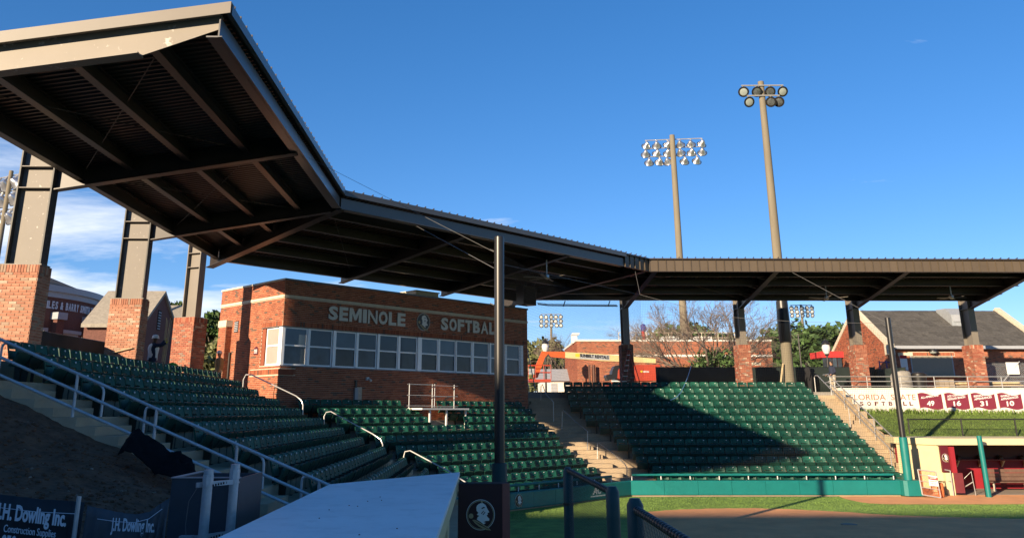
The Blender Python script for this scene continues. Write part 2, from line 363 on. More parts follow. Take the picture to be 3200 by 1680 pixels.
# ================================================================ SETTING: field, concourse, terraces
u45=Vector((math.sqrt(.5),math.sqrt(.5),0));n45=Vector((math.sqrt(.5),-math.sqrt(.5),0))
def ct(t,s,z=0):  # centre-section coordinates: t along the 45 degree line, s towards the field
    p=u45*t+n45*s;return Vector((p.x,p.y,z))
def grid_sheet(name,x0,x1,y0,y1,nx,ny,zf,m):
    b=MB()
    for j in range(ny+1):
        for i in range(nx+1):
            x=x0+(x1-x0)*i/nx;y=y0+(y1-y0)*j/ny;b.v.append((x,y,zf(x,y)))
    for j in range(ny):
        for i in range(nx):
            a=j*(nx+1)+i;b.f.append([a,a+1,a+nx+2,a+nx+1]);b.m.append(0)
    return b.build(name,m,None,smooth=True)
b=MB();b.add([(-600,-300,0),(600,-300,0),(600,700,0),(-600,700,0)],[(0,1,2,3)]);struct(b.build('field_grass',M_grass))
def ragged(poly,seed,st=.22,amp=.06):
    rng=random.Random(seed);out=[]
    for (x0,y0),(x1,y1) in zip(poly,poly[1:]+poly[:1]):
        L_=math.hypot(x1-x0,y1-y0);n=max(1,int(L_/st))
        for i in range(n):out.append((x0+(x1-x0)*i/n+rng.uniform(-amp,amp),y0+(y1-y0)*i/n+rng.uniform(-amp,amp)))
    return out
# infield clay and warning track: flat sheets a few millimetres up
clay=[(4.3,24),(4.75,28.6),(5.3,30.6),(5.99,31.75),(7.0,32.35),(8.17,32.68),(10,32.85),(11.6,32.3),(13,31.5),(13.7,30.85),(15.4,30.1),(17.5,29.6),(21,29.2),(30,28),(40,22),(40,4),(12,4),(6,12)]
clay=ragged(clay,1);b=MB();b.add([(x,y,.004) for x,y in clay],[list(range(len(clay)))]);struct(b.build('infield_clay',M_clay))
trk=[(15.0,37.25),(14.8,36.6),(14.75,35.4),(15.0,34.35),(16,34.05),(18,34.0),(21,34.05),(40,33.5),(40,40),(18.5,40),(18.0,37.25)]
trk=ragged(trk,2);b=MB();b.add([(x,y,.005) for x,y in trk],[list(range(len(trk)))]);struct(b.build('warning_track',M_clay))
foot=[(6.25,37.32),(6.5,37.0),(11,37.0),(14.8,37.0),(15,37.3)]
b=MB();b.add([(x,y,.009) for x,y in foot],[list(range(len(foot)))]);struct(b.build('wall_footing',M_conc))
one(lambda b:b.prism([(11.3,28.0,.006),(11.75,28.0,.006),(11.75,28.2,.006),(11.52,28.4,.006),(11.3,28.2,.006)],(0,0,.02)),'home_plate',M_conc2)
tag(bpy.data.objects['home_plate'],'flat pale plate lying on the shaded infield clay','base plate')
# concourse: one raised sheet round the back of the stands
CZ=4.45
poly=[(-400,-60),(-10.35,-60),(-10.35,33.0),(-11.2,37.3),(-8.45,40.0),(2.3,46.2),(2.3,48.15),(47,48.15),(47,47.72),(400,47.72),(400,600),(-400,600)]
b=MB();b.prism([(x,y,-.5) for x,y in poly],(0,0,CZ+.5));struct(b.build('concourse_paving',M_asphalt))
# ---- seating terraces
LX0,LT,LR,LZ=-9.70,.783,.32,3.945      # left stand: back plane of row k, tread depth, rise, tread height
RY0,RT,RR,RZ=47.5,.80,.35,4.11
CS0,CT_,CR_,CZ0=-30.0,.84,.344,3.027
def mitL(x):return 30.966-.5026*x
def mitLs(s):
    x=(s*math.sqrt(2)+30.966)/1.5026;return x,mitL(x)
def mitRs(s):
    S=s*math.sqrt(2);x=(2.5+.403*(44.6+S))/1.403;return x,x-S
def mitRy(y):return 2.5+max(0,(44.6-y))*.403
b=MB()
for k in range(0,13):
    xa=LX0+.17+LT*k;xb=xa+LT;z=LZ-LR*k
    if k==0:xa=-10.35
    b.prism([(xa,15.56,-1),(xb,15.56,-1),(xb,mitL(xb),-1),(xa,mitL(xa),-1)],(0,0,z+1))
struct(b.build('left_terrace',M_conc))
b=MB()
for j in range(0,11):
    sa=CS0-.1+CT_*j;sb_=sa+CT_;z=CZ0-CR_*j
    if z<.02:break
    p=[mitLs(sa),mitRs(sa),mitRs(sb_),mitLs(sb_)]
    if j==0:
        p=[mitLs(sa),(2.25,44.75),mitRs(sb_),mitLs(sb_)]
    b.prism([(x,y,-1) for x,y in p],(0,0,z+1))
struct(b.build('centre_terrace',M_conc2))
b=MB()
for k in range(0,12):
    ya=RY0+.10-RT*k;yb=ya-RT;z=RZ-RR*k
    if k==0:ya=48.15
    if z<.02:break
    b.prism([(mitRy(ya),ya,-1),(mitRy(yb),yb,-1),(18.15,yb,-1),(18.15,ya,-1)],(0,0,z+1))
struct(b.build('right_terrace',M_conc))
# ---- stairways: half-step blocks in every aisle, each step its own part
def stair(label,blocks,m):
    t=thing('concrete_stairway',label,'stairs',loc=(blocks[0][0][0][0],blocks[0][0][0][1],blocks[0][1]))
    for poly,z0,z1 in blocks:
        q=MB();q.prism([(x,y,z0) for x,y in poly],(0,0,z1-z0));q.build('step',m,t)
    return t
bl=[]
for k in range(0,12):
    xf=LX0+.17+LT*(k+1);z=LZ-LR*(k+1)     # block standing on tread k+1 against the riser of k
    bl.append(([(xf+.002,15.55),(xf+.36,15.55),(xf+.36,17.15),(xf+.002,17.15)],z+.002,z+LR/2))
stair('wide concrete steps beside the soil bank at the near end of the left stand',bl,M_conc)
bl=[]
for k in range(2,11):
    xf=LX0+.17+LT*(k+1);z=LZ-LR*(k+1);y1=mitL(xf)-.2
    bl.append(([(xf+.002,y1-1.5),(xf+.38,y1-1.5),(xf+.38,y1-.15),(xf+.002,y1)],z+.002,z+LR/2))
stair('concrete aisle steps between the left and the centre seat blocks',bl,M_conc)
bl=[]
for k in range(0,11):
    yf=RY0+.10-RT*(k+1);z=RZ-RR*(k+1);x0=mitRy(yf)
    bl.append(([(x0+.15,yf-.40),(x0+1.75,yf-.40),(x0+1.75,yf-.002),(x0+.15,yf-.002)],max(z,.02)+.002,max(z,.02)+RR/2))
stair('concrete aisle steps right of the press box, lower flight in sunlight',bl,M_conc)
bl=[]
for k in range(0,23):
    yf=47.9-.40*k;z=CZ-.185*(k+1)
    if z<.05:z=.05
    bl.append(([(18.20,yf-.40),(19.45,yf-.40),(19.45,yf-.002),(18.20,yf-.002)],-.3,z+.002*(k%2)))
stair('sunlit tan concrete steps at the right end of the seats beside the grass bank',bl,M_conc)
# aisle cheek of small blocks on the right stair, as the photograph shows toothed block ends
tt=thing('stair_cheek_wall','stepped block wall along the grass side of the sunlit stairs','low wall',(19.6,43,0))
for k in range(0,12):
    yf=47.5-.78*k;z=CZ+.05-.36*k
    boxp('block',M_conc,tt,19.452,19.75,yf-.78,yf-.002,-.3,max(z,.3))
# ================================================================ ROOFS
ZD=10.83
class Sec:
    def __init__(s,P0,e,b,D,a0,a1,zb=9.91):
        s.P0,s.e,s.b,s.D,s.a0,s.a1=V((*P0,0)),V((*e,0)).normalized(),V((*b,0)).normalized(),D,a0,a1;s.sl=(ZD-zb)/D
    def pt(s,a,d,dz=0):
        p=s.P0+s.e*a+s.b*d;return Vector((p.x,p.y,ZD-s.sl*d+dz))
    def rng(s,d):
        f=d/s.D;return s.a0[0]+(s.a0[1]-s.a0[0])*f,s.a1[0]+(s.a1[1]-s.a1[0])*f
    def drange(s,a):
        lo,hi=0.,s.D
        for (q,sg) in ((s.a0,1),(s.a1,-1)):
            # need sg*(a-(q0+(q1-q0)d/D))>=0
            k=(q[1]-q[0])/s.D;c=sg*(a-q[0]);g=sg*k
            if abs(g)<1e-6:
                if c<-1e-6:return None
            elif g>0:hi=min(hi,c/g)
            else:lo=max(lo,c/g)
        return (lo,hi) if hi>lo+.02 else None
SL=Sec((-5.04,14.7),(0,1),(-1,0),6.06,(0,0),(14.13,19.95))
SM=Sec((-5.04,28.83),(1,1),(-1,1),8.4,(0,-.17),(19.15,19.28))
SR=Sec((8.5,42.37),(1,0),(0,1),6.03,(0,-5.85),(20.9,20.9))
def roof(sec,label,loc):
    t=thing('grandstand_roof',label,'canopy roof',loc)
    # ribbed soffit deck
    b=MB();amin=min(sec.a0);amax=max(sec.a1);pitch=.20;prof=[(0,0),(.115,0),(.13,-.04),(.185,-.04),(.20,0)]
    a=amin
    while a<amax-1e-3:
        for (p,zp),(q,zq) in zip(prof,prof[1:]):
            if a+p>=amax:break
            r0=sec.drange(a+p+1e-4);r1=sec.drange(min(a+q,amax)-1e-4)
            if r0 and r1:
                b.add([sec.pt(a+p,r0[0],zp),sec.pt(a+p,r0[1],zp),sec.pt(a+q,r1[1],zq),sec.pt(a+q,r1[0],zq)],[(0,1,2,3)])
        a+=pitch
    b.build('soffit_deck',M_deck,t,normals=False)
    # roof sheet on top
    b=MB();c=[sec.pt(sec.a0[0],-.12,.02),sec.pt(sec.a1[0],-.12,.02),sec.pt(sec.a1[1],sec.D,.02),sec.pt(sec.a0[1],sec.D,.02)]
    b.prism(c,(0,0,.07));b.build('roof_sheet',M_fascia,t)
    # standing seams
    a=amin+.2;b=MB()
    while a<amax-.1:
        r=sec.drange(a)
        if r:
            st=-.20 if r[0]<.01 else r[0]
            b.beam(sec.pt(a,st,.11),sec.pt(a,r[1],.11),.022,.04)
            if r[0]<.01:b.par(sec.pt(a-.015,-.20,.09),sec.e*.03,sec.b*.03,(0,0,.05))
        a+=.425
    b.build('standing_seams',M_bronze,t)
    return t
roofL=roof(SL,'steep-looking roof canopy over the left stand, nearest to the viewer, bare steel edge',(-5.04,14.7,4.45))
roofM=roof(SM,'roof canopy over the middle stand in front of the brick press box',(-5.04,28.83,4.45))
roofR=roof(SR,'roof canopy over the right stand with a brown panelled fascia',(8.5,42.37,4.45))
def purlins(sec,t,ds,dep=.34,wid=.2,m=M_bronze):
    for d in ds:
        r=sec.rng(d);p0=sec.pt(r[0]+(.16 if sec is SL else .05),d,-.045-dep);p1=sec.pt(r[1]-.05,d,-.045-dep)
        b=MB();b.ibeam(p0,p1,dep,wid,.025,.02);b.build('purlin',m,t)
purlins(SL,roofL,(1.45,3.05,4.6));purlins(SM,roofM,(1.5,3.2,5.0,6.7));purlins(SR,roofR,(1.45,3.0,4.6))
def edgebeam(sec,t,d,dep,name,m=M_bronze,wid=.22,off=-.045):
    r=sec.rng(d);b=MB();b.ibeam(sec.pt(r[0]+.02,d,off-dep),sec.pt(r[1]-.02,d,off-dep),dep,wid,.03,.025);b.build(name,m,t)
edgebeam(SL,roofL,SL.D-.12,.43,'back_beam');edgebeam(SM,roofM,SM.D-.12,.47,'back_beam');edgebeam(SR,roofR,SR.D-.12,.33,'back_beam')
# bare eave: upper drip trim and lower channel, dark gap between
def eave(sec,t,a0,a1,fascia=None):
    b=MB();b.par(sec.pt(a0,-.20,-.12),sec.e*(a1-a0),sec.b*.09,(0,0,.20));b.build('drip_trim',M_eave,t)
    b=MB()
    b.par(sec.pt(a0,.0,-.56),sec.e*(a1-a0),sec.b*.03,(0,0,.40));b.par(sec.pt(a0,.03,-.56),sec.e*(a1-a0),sec.b*.22,(0,0,.03));b.par(sec.pt(a0,-.05,-.565),sec.e*(a1-a0),sec.b*.05,(0,0,.02))
    b.build('eave_channel',M_eave,t)
eave(SL,roofL,0.02,14.05);eave(SM,roofM,.05,17.0)
r_=None
b=MB();b.par(SR.pt(.02,.0,-.56),SR.e*20.85,SR.b*.03,(0,0,.60));b.build('fascia_backing',M_bronze,roofR)
b=MB();b.par(SM.pt(17.0,.0,-.56),SM.e*2.1,SM.b*.03,(0,0,.60));b.build('fascia_backing',M_bronze,roofM)
def panels(sec,t,a0,a1,w=.425):
    a=a0
    while a<a1-.05:
        e=min(a+w,a1);b=MB()
        b.par(sec.pt(a+.004,-.035,-.57),sec.e*(e-a-.008),sec.b*.03,(0,0,.58))
        b.par(sec.pt(a+.004,-.075,-.57),sec.e*.022,sec.b*.04,(0,0,.58))
        b.build('fascia_panel',M_fascia,t);a+=w
    b=MB();b.par(sec.pt(a0,-.09,-.60),sec.e*(a1-a0),sec.b*.12,(0,0,.03));b.par(sec.pt(a0,-.13,.012),sec.e*(a1-a0),sec.b*.13,(0,0,.055));b.build('fascia_trim',M_bronze,t)
panels(SR,roofR,.05,20.85);panels(SM,roofM,17.05,19.1)
# rafters: web plate between deck and bottom flange
def rafter(sec,t,a,d0,d1,b0,b1,m=M_bronze,wid=.28,name='rafter',a2=None,notch=None):
    """a at d0, a2 at d1 (skewed for valley rafters); bottom depth b0 below deck at eave d0, b1 at d1"""
    a2=a if a2 is None else a2
    p=[sec.pt(a,d0,-.045),sec.pt(a2,d1,-.045),sec.pt(a2,d1,-.045-b1)]
    if notch:
        f=(notch-d0)/(d1-d0);an=a+(a2-a)*f
        p+=[sec.pt(an,notch,-.045-b1),sec.pt(an,notch,-.045-b1-.03),sec.pt(a,d0,-.045-b0)]
    else:p+=[sec.pt(a,d0,-.045-b0)]
    dirv=(p[1]-p[0]);sd=Vector((dirv.y,-dirv.x,0)).normalized()
    b=MB();b.prism([q-sd*.012 for q in p],sd*.024)
    lo=p[2:]
    for q,w in list(zip(lo,lo[1:]))[:1 if notch else 9]:
        if (q-w).length>.15:b.beam(q,w,wid,.03)
    tp=[p[0],p[1]]
    b.beam(p[0]-UP*.015,p[1]-UP*.015,wid,.03)
    return b.build(name,m,t)
rafter(SL,roofL,.12,.02,6.65,.30,.62,m=[M_steel],name='end_rafter',notch=1.5)
rafter(SL,roofL,7.5,.10,6.65,.52,.60);rafter(SL,roofL,14.4,.35,6.65,.52,.60)
rafter(SM,roofM,.10,.10,8.9,.52,.62,a2=-.15,name='valley_rafter',wid=.34)
rafter(SM,roofM,6.4,.10,8.7,.52,.62);rafter(SM,roofM,12.8,.10,8.7,.52,.62)
rafter(SM,roofM,19.0,.15,9.6,.52,.64,a2=18.2,name='valley_rafter',wid=.34)
for a in (-.15,6.6,13.35,20.1):rafter(SR,roofR,a if a>0 else .35,.10,6.75,.50,.62,a2=a)
# barge trim at the near end of the left roof and at the far right end
b=MB();b.par(SL.pt(-.09,-.20,-.13),SL.b*6.3-UP*SL.sl*6.3,SL.e*.03,(0,0,.24));b.par(SL.pt(-.06,-.20,.08),SL.b*6.3-UP*SL.sl*6.3,SL.e*.2,(0,0,.03));b.build('barge_trim',M_steel2,roofL)
b=MB();b.par(SR.pt(20.92,-.13,-.13),SR.b*6.2-UP*SR.sl*6.2,SR.e*.03,(0,0,.24));b.build('barge_trim',M_fascia,roofR)
# rods and flange braces
def rod(t,p,q,r=.012,name='brace_rod'):return tubep(name,M_bronze,t,[p,q],r,5)
for (a,d),(c,e) in [((1,1.6),(7,5.6)),((7,1.6),(1,5.6)),((8,1.6),(14,5.6)),((14,1.6),(8,5.6))]:rod(roofL,SL.pt(a,d,-.33),SL.pt(c,e,-.33))
for (a,d),(c,e) in [((1,1.7),(6,7.5)),((7,7.5),(12,1.7)),((13,1.7),(18.5,7.5))]:rod(roofM,SM.pt(a,d,-.33),SM.pt(c,e,-.33))
for a in (6.6,13.35):
    for d in (1.45,3.0,4.6):
        for sg in (-1,1):
            bb=MB();bb.tube([SR.pt(a+sg*.05,d,-.56),SR.pt(a+sg*.75,d,-.36)],.018,5);bb.build('flange_brace',M_eave,roofR)
for a in (.4,):
    for d in (1.45,3.0):bb=MB();bb.tube([SR.pt(a,d,-.56),SR.pt(a+.85,d,-.36)],.018,5);bb.build('flange_brace',M_eave,roofR)
for (a,d),(c,e) in [((3,3.0),(6.2,5.5)),((10.0,3.0),(7.5,5.5)),((14.3,5.5),(17.2,3.0))]:rod(roofR,SR.pt(a,d,-.36),SR.pt(c,e,-.36),.016)
# ---- columns (wide-flange, deep in the roof direction) and brick piers
PT=7.10
M_flange=mat('bronze_flange',(.040,.040,.038),.5,var=.35,scale=6,dirt=((.35,.33,.28),.5,9,.6,.68))
def column(t,c,b,m,top,H=.95,wid=.36,ztop=None):
    """c = centre on plan, b = unit vector towards the back; flanges on the b axis, web between"""
    b=V((*b,0)).normalized();sd=Vector((b.y,-b.x,0));c=V((*c,0));zt=ztop or top
    q=MB();q.par(c-b*(H/2-.04)-sd*.015+UP*PT,b*(H-.08),sd*.03,UP*(zt-PT));col=q.build('column',m,t)
    for sg in (-1,1):
        o=c+b*(sg*H/2)-b*(.04 if sg>0 else 0)-sd*wid/2
        q=MB();q.par(o+UP*PT,b*.04,sd*wid,UP*(zt-PT));q.build('flange',M_flange if m is M_colweb else m,col)
    for z in (top-.02,top-.62):
        q=MB();q.par(c-b*(H/2-.04)-sd*(wid/2-.01)+UP*z,b*(H-.08),sd*(wid/2-.03),UP*.025);q.par(c-b*(H/2-.04)+sd*.02+UP*z,b*(H-.08),sd*(wid/2-.03),UP*.025);q.build('stiffener',m,col)
    q=MB();q.par(c-b*(H/2+.06)-sd*(wid/2+.06)+UP*(PT+.003),b*(H+.12),sd*(wid+.12),UP*.03);q.build('base_plate',m,col)
    return col
def pier(label,c,b,H,wid,m,indiv,mort,group=None,z0=CZ-.6):
    """brick pier with a soldier-course cap"""
    b=V((*b,0)).normalized();sd=Vector((b.y,-b.x,0));c=V((*c,0))
    t=thing('brick_pier',label,'brick pier',(c.x,c.y,z0),group)
    q=MB();q.par(c-b*(H/2-.012)-sd*(wid/2-.012)+UP*z0,b*(H-.024),sd*(wid-.024),UP*(PT-.01-z0));q.build('mortar_core',mort,t)
    sbm=MB();cnt=0
    faces=[(c-b*H/2-sd*wid/2,sd,-b,wid),(c-b*H/2+sd*wid/2,b,sd,H),(c+b*H/2+sd*wid/2,-sd,b,wid),(c+b*H/2-sd*wid/2,-b,-sd,H)]
    for i,(o,xd,nr,ln) in enumerate(faces):
        vis=indiv and i in indiv
        o2=o-nr*.012
        bricks(t,(o2.x,o2.y),xd,nr,ln,z0,PT-.215,m,indiv=(lambda p:p.z>CZ-.1) if vis else None,soldier=[(0,ln,PT-.213,PT)],phase=i%2,sb=sbm)
    q=sbm.build('bricks',m,t,normals=False);stuff(q)
    return t
Lc=[(-12.12,14.82),(-12.12,22.2),(-12.12,29.1)]
labs=['salmon brick pier under the nearest steel column, just out of view at the far left','large salmon brick pier at the left edge of the picture under the first steel column','salmon brick pier under the second steel column from the left, loose board beside it']
for i,(x,y) in enumerate(Lc):
    column(roofL,(x,y),(-1,0),M_colweb,9.83,ztop=11.0)
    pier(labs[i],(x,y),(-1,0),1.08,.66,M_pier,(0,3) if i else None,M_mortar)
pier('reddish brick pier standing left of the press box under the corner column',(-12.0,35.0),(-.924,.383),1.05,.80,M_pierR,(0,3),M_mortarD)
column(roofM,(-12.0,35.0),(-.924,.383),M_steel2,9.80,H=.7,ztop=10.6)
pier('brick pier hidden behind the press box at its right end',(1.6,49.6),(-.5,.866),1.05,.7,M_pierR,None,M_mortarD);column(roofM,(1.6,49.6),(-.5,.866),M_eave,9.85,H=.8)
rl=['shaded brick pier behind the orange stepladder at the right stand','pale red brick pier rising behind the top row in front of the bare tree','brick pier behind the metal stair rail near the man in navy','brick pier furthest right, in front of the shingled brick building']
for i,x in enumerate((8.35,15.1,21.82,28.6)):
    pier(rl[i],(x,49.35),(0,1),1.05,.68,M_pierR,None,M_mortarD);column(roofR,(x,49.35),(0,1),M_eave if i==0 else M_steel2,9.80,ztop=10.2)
# ================================================================ PRESS BOX
SW=-30.55;T0,T1=18.94,34.0;PZ=8.74;PB0=2.6
def pw(t,z,out=0):  # point on the press box front
    p=ct(t,SW+out);return Vector((p.x,p.y,z))
pb=thing('press_box','red brick press box with a long band of windows behind the middle seats','building',(*ct(26.5,SW-2.5)[:2],PB0))
# wall core: front, left side, right side, back, roof slab - openings are real recesses
WZ0,WZ1=5.24,6.77
BT=T0+.72     # the window band turns the corner; brick starts below/above it
D=5.3
def slab(b,t0,t1,s0,s1,z0,z1):
    b.prism([ct(t0,SW+s0,z0),ct(t1,SW+s0,z0),ct(t1,SW+s1,z0),ct(t0,SW+s1,z0)],(0,0,z1-z0))
b=MB();slab(b,T0,T1,-.3,0,PB0,WZ0-.02);slab(b,T0,T1,-.3,0,WZ1+.02,PZ-.06);slab(b,T1-.34,T1,-.3,0,WZ0-.02,WZ1+.02)
slab(b,T0,T0+.3,-D,-.3,PB0,WZ0-.02);slab(b,T0,T0+.3,-D,-.3,WZ1+.02,PZ-.06);slab(b,T0,T0+.3,-D,-1.55,WZ0-.02,WZ1+.02)
slab(b,T1-.3,T1,-D,-.3,PB0,PZ-.06);slab(b,T0+.3,T1-.3,-D,-D+.3,PB0,PZ-.06)
b.build('wall_core',M_mortar,pb)
b=MB();slab(b,T0+.3,T1-.3,-D+.3,-.3,PZ-.45,PZ-.3);slab(b,T0+.31,T1-.31,-D+.31,-3.2,PB0,PZ-.5);b.build('roof_slab',M_conc2,pb)
b=MB();slab(b,T0+.3,T1-.3,-3.0,-.3,WZ0-.5,WZ0-.45);b.build('interior_floor',M_conc2,pb)
L_=T1-T0
fo=ct(T0,SW);sbm=MB()
bricks(pb,(fo.x,fo.y),u45,n45,L_,PB0,PZ-.06,M_brick,openings=[(-.1,L_-.34,WZ0-.02,WZ1+.02),(-.1,L_+.1,7.97,8.08),(3.95,4.2,2,4.4)],
  indiv=lambda p:(p-V((fo.x,fo.y,p.z))).length<1.35 and p.z>4.4,soldier=[(0,L_,WZ1+.03,WZ1+.25),(.0,.75,4.86,5.08)],sb=sbm)
lo=ct(T0,SW-D)
bricks(pb,(lo.x,lo.y),n45,-u45,D,PB0,PZ-.06,M_brick,openings=[(D-1.55,D+.1,WZ0-.02,WZ1+.02),(-.1,D+.1,7.97,8.08)],
  indiv=lambda p:p.z>6.9 and (p-V((fo.x,fo.y,p.z))).length<1.9 and False,soldier=[(D-1.62,D,WZ1+.03,WZ1+.25),(D-2.3,D,4.86,5.08)],phase=1,sb=sbm)
ro=ct(T1,SW)
bricks(pb,(ro.x,ro.y),-n45,u45,2.5,4.4,PZ-.06,M_brick,sb=sbm)
stuff(sbm.build('bricks',M_brick,pb,normals=False))
# stone band, in blocks, and metal coping
x=T0-.03;k=0
while x<T1:
    e=min(x+1.32,T1+.02);b=MB();b.par(ct(x+.004,SW-.01,7.97),u45*(e-x-.008),n45*.05,(0,0,.11));b.build('stone_band',M_stone,pb);x=e
x=0
while x<D:
    e=min(x+1.32,D);b=MB();p=ct(T0-.04,SW-e,7.97);b.par(p+n45*.004,n45*(e-x-.008),u45*.05,(0,0,.11));b.build('stone_band',M_stone,pb);x=e
b=MB();slab(b,T0-.05,T1+.05,-.35,.05,PZ-.06,PZ+.02);b.build('coping',M_eave,pb)
b=MB();slab(b,T0-.05,T0+.35,-D,-.352,PZ-.06,PZ+.02);b.build('coping',M_stone,pb)
b=MB();slab(b,T1-.35,T1+.05,-D,-.352,PZ-.06,PZ+.02);b.build('coping',M_stone,pb)
# corbel under the corner and lintel plate
b=MB();slab(b,T0-.06,T0+.62,.016,.07,4.84,5.07);b.build('brick_corbel',M_brick,pb)
b=MB();slab(b,T0-.03,T1-.3,-.32,.022,WZ0-.05,WZ0-.012);b.build('window_sill',M_trim,pb)
b=MB();p=ct(T0-.022,SW-1.55,WZ0-.05);b.par(p,n45*1.22,u45*.3,(0,0,.036));b.build('window_sill',M_stone,pb)
b=MB();slab(b,T0-.04,T1-.3,-.1,.03,WZ1+.0,WZ1+.024);p=ct(T0-.04,SW-1.6,WZ1+.002);b.par(p,n45*1.49,u45*.1,(0,0,.02));b.build('steel_lintel',M_eave,pb)
# windows: pairs of double-hung sashes
wins=[(19.14,20.26,21.43),(21.68,22.79,23.85),(24.08,25.18,26.24),(26.59,27.66,28.73),(28.86,29.95,31.06),(31.29,32.36,33.39)]
zm=(WZ0+WZ1)/2+.03
def sash(w,t0,t1,inset,o,ax,nr):
    """one double-hung light between t0,t1 measured along ax from o (plan), frame members and two panes"""
    def P(t,z,out=0):
        p=V((o[0],o[1],0))+V(ax)*t+V(nr)*(inset+out);return Vector((p.x,p.y,z))
    f=MB();ft=.055
    for (a,c,z0,z1) in ((t0,t0+ft,WZ0,WZ1),(t1-ft,t1,WZ0,WZ1),(t0+ft,t1-ft,WZ0,WZ0+ft),(t0+ft,t1-ft,WZ1-ft,WZ1),(t0+ft,t1-ft,zm-.03,zm+.03)):
        f.par(P(a,z0),V(ax)*(c-a),V(nr)*.06,(0,0,z1-z0))
    fr=f.build('window_frame',M_frame,w)
    for (z0,z1,off) in ((WZ0+ft,zm-.03,.012),(zm+.03,WZ1-ft,.028)):
        f=MB();f.par(P(t0+ft,z0,off),V(ax)*(t1-t0-2*ft),V(nr)*.006,(0,0,z1-z0));f.build('pane',(M_glassu if z1>zm+.1 and M_glass is not M_blind else M_glass),w)
for i,(a,m_,c) in enumerate(wins):
    w=MB();w.par(pw(m_-.05,WZ0,-.13),u45*.10,n45*.11,(0,0,WZ1-WZ0));wo_=w.build('window',M_frame,pb)
    sash(wo_,a-.05,m_-.05,-.12,(pw(0,0).x,pw(0,0).y),u45,n45);sash(wo_,m_+.05,c+.05,-.12,(pw(0,0).x,pw(0,0).y),u45,n45)
for (a,c) in ((T0+.005,19.08),(21.49,21.62),(23.91,24.02),(26.30,26.53),(28.79,28.80),(31.12,31.23),(33.45,33.655)):
    if c-a<.05:a,c=a-.02,c+.02
    w=MB();w.par(pw(a,WZ0-.01,-.16),u45*(c-a),n45*.165,(0,0,WZ1-WZ0+.01));w.build('window_mullion',M_frame,pb)
w=MB();p=ct(T0+.004,SW-.24,WZ0-.01);w.par(p,u45*.14,n45*.075,(0,0,WZ1-WZ0+.01));wo_=w.build('window',M_frame,pb)
o_=ct(T0,SW)
M_glass_,M_glass=M_glass,M_blind
sash(wo_,.26,1.26,-.12,(o_.x,o_.y),-n45,-u45)
M_glass=M_glass_
w=MB();p=ct(T0+.02,SW-1.55,WZ0-.01);w.par(p,u45*.12,n45*.26,(0,0,WZ1-WZ0+.01));w.build('window_jamb',M_brick,pb)
# things inside: shades and a lit poster seen through the second light are only glints; a roller shade strip behind
# chimney-like pilaster, louvre and downpipe on the left side wall
pl=ct(T0,SW-4.55)
b=MB();b.par(ct(T0-.30,SW-4.75,CZ-.3),u45*.29,n45*.62,(0,0,7.02-CZ+.3));pil=b.build('brick_pilaster',M_mortar,pb)
sp_=MB();o1=ct(T0-.30,SW-4.75);bricks(pb,(o1.x,o1.y),n45,-u45,.62,CZ-.2,7.01,M_brick,sb=sp_);o1=ct(T0-.30,SW-4.13);bricks(pb,(o1.x,o1.y),u45,n45,.29,CZ-.2,7.01,M_brick,sb=sp_);stuff(sp_.build('bricks',M_brick,pil,normals=False))
b=MB();b.par(ct(T0-.33,SW-4.8,7.02),u45*.34,n45*.72,(0,0,.28));b.build('pilaster_cap',M_stone,pb)
b=MB();b.par(ct(T0-.02,SW-3.9,6.75),u45*.03,n45*.34,(0,0,.5));lv=b.build('louvre',M_dark,pb)
for q in range(6):
    b=MB();b.par(ct(T0-.05,SW-3.88,6.79+.075*q),u45*.03+UP*.03,n45*.3,(0,0,.02));b.build('slat',M_trim,lv)
tubep('downpipe',M_bronze,pb,[ct(T0-.07,SW-4.02,4.5),ct(T0-.07,SW-4.02,5.9)],.05,8)
# grey conduit door on the front and little fixtures
b=MB();b.par(pw(22.68,3.05,.016),u45*.17,n45*.10,(0,0,1.35));b.build('conduit_cover',M_trim,pb)
b=MB();b.par(pw(22.72,4.4,.016),u45*.09,n45*.05,(0,0,.3));b.build('conduit',M_bronze,pb)
q=thing('security_camera','small white camera on the brick under the press box windows','camera',pw(23.35,4.75,.02))
b=MB();b.par(pw(23.3,4.72,.016),u45*.14,n45*.08,(0,0,.14));b.build('mount',M_white,q)
b=MB();b.lathe([(.05,0),(.06,.05),(.05,.16)],pw(23.42,4.76,.1),n45-UP*.3,10);b.build('lens_body',M_white,q)
q=tag(one(lambda b:b.prism([pw(0,0)*0+ct(T0-.02,SW-2.05,5.72),ct(T0-.02,SW-1.75,5.72),ct(T0-.02,SW-1.75,5.98),ct(T0-.02,SW-1.9,6.06),ct(T0-.02,SW-2.05,5.98)],-u45*.02),'wall_plaque',M_garnet),'small maroon house-shaped plaque on the sunlit side of the press box','plaque')
for z_ in (5.78,5.84,5.9):
    b=MB();b.par(ct(T0-.046,SW-2.02,z_),n45*.24,u45*.006,(0,0,.03));b.build('white_line',M_white,q)
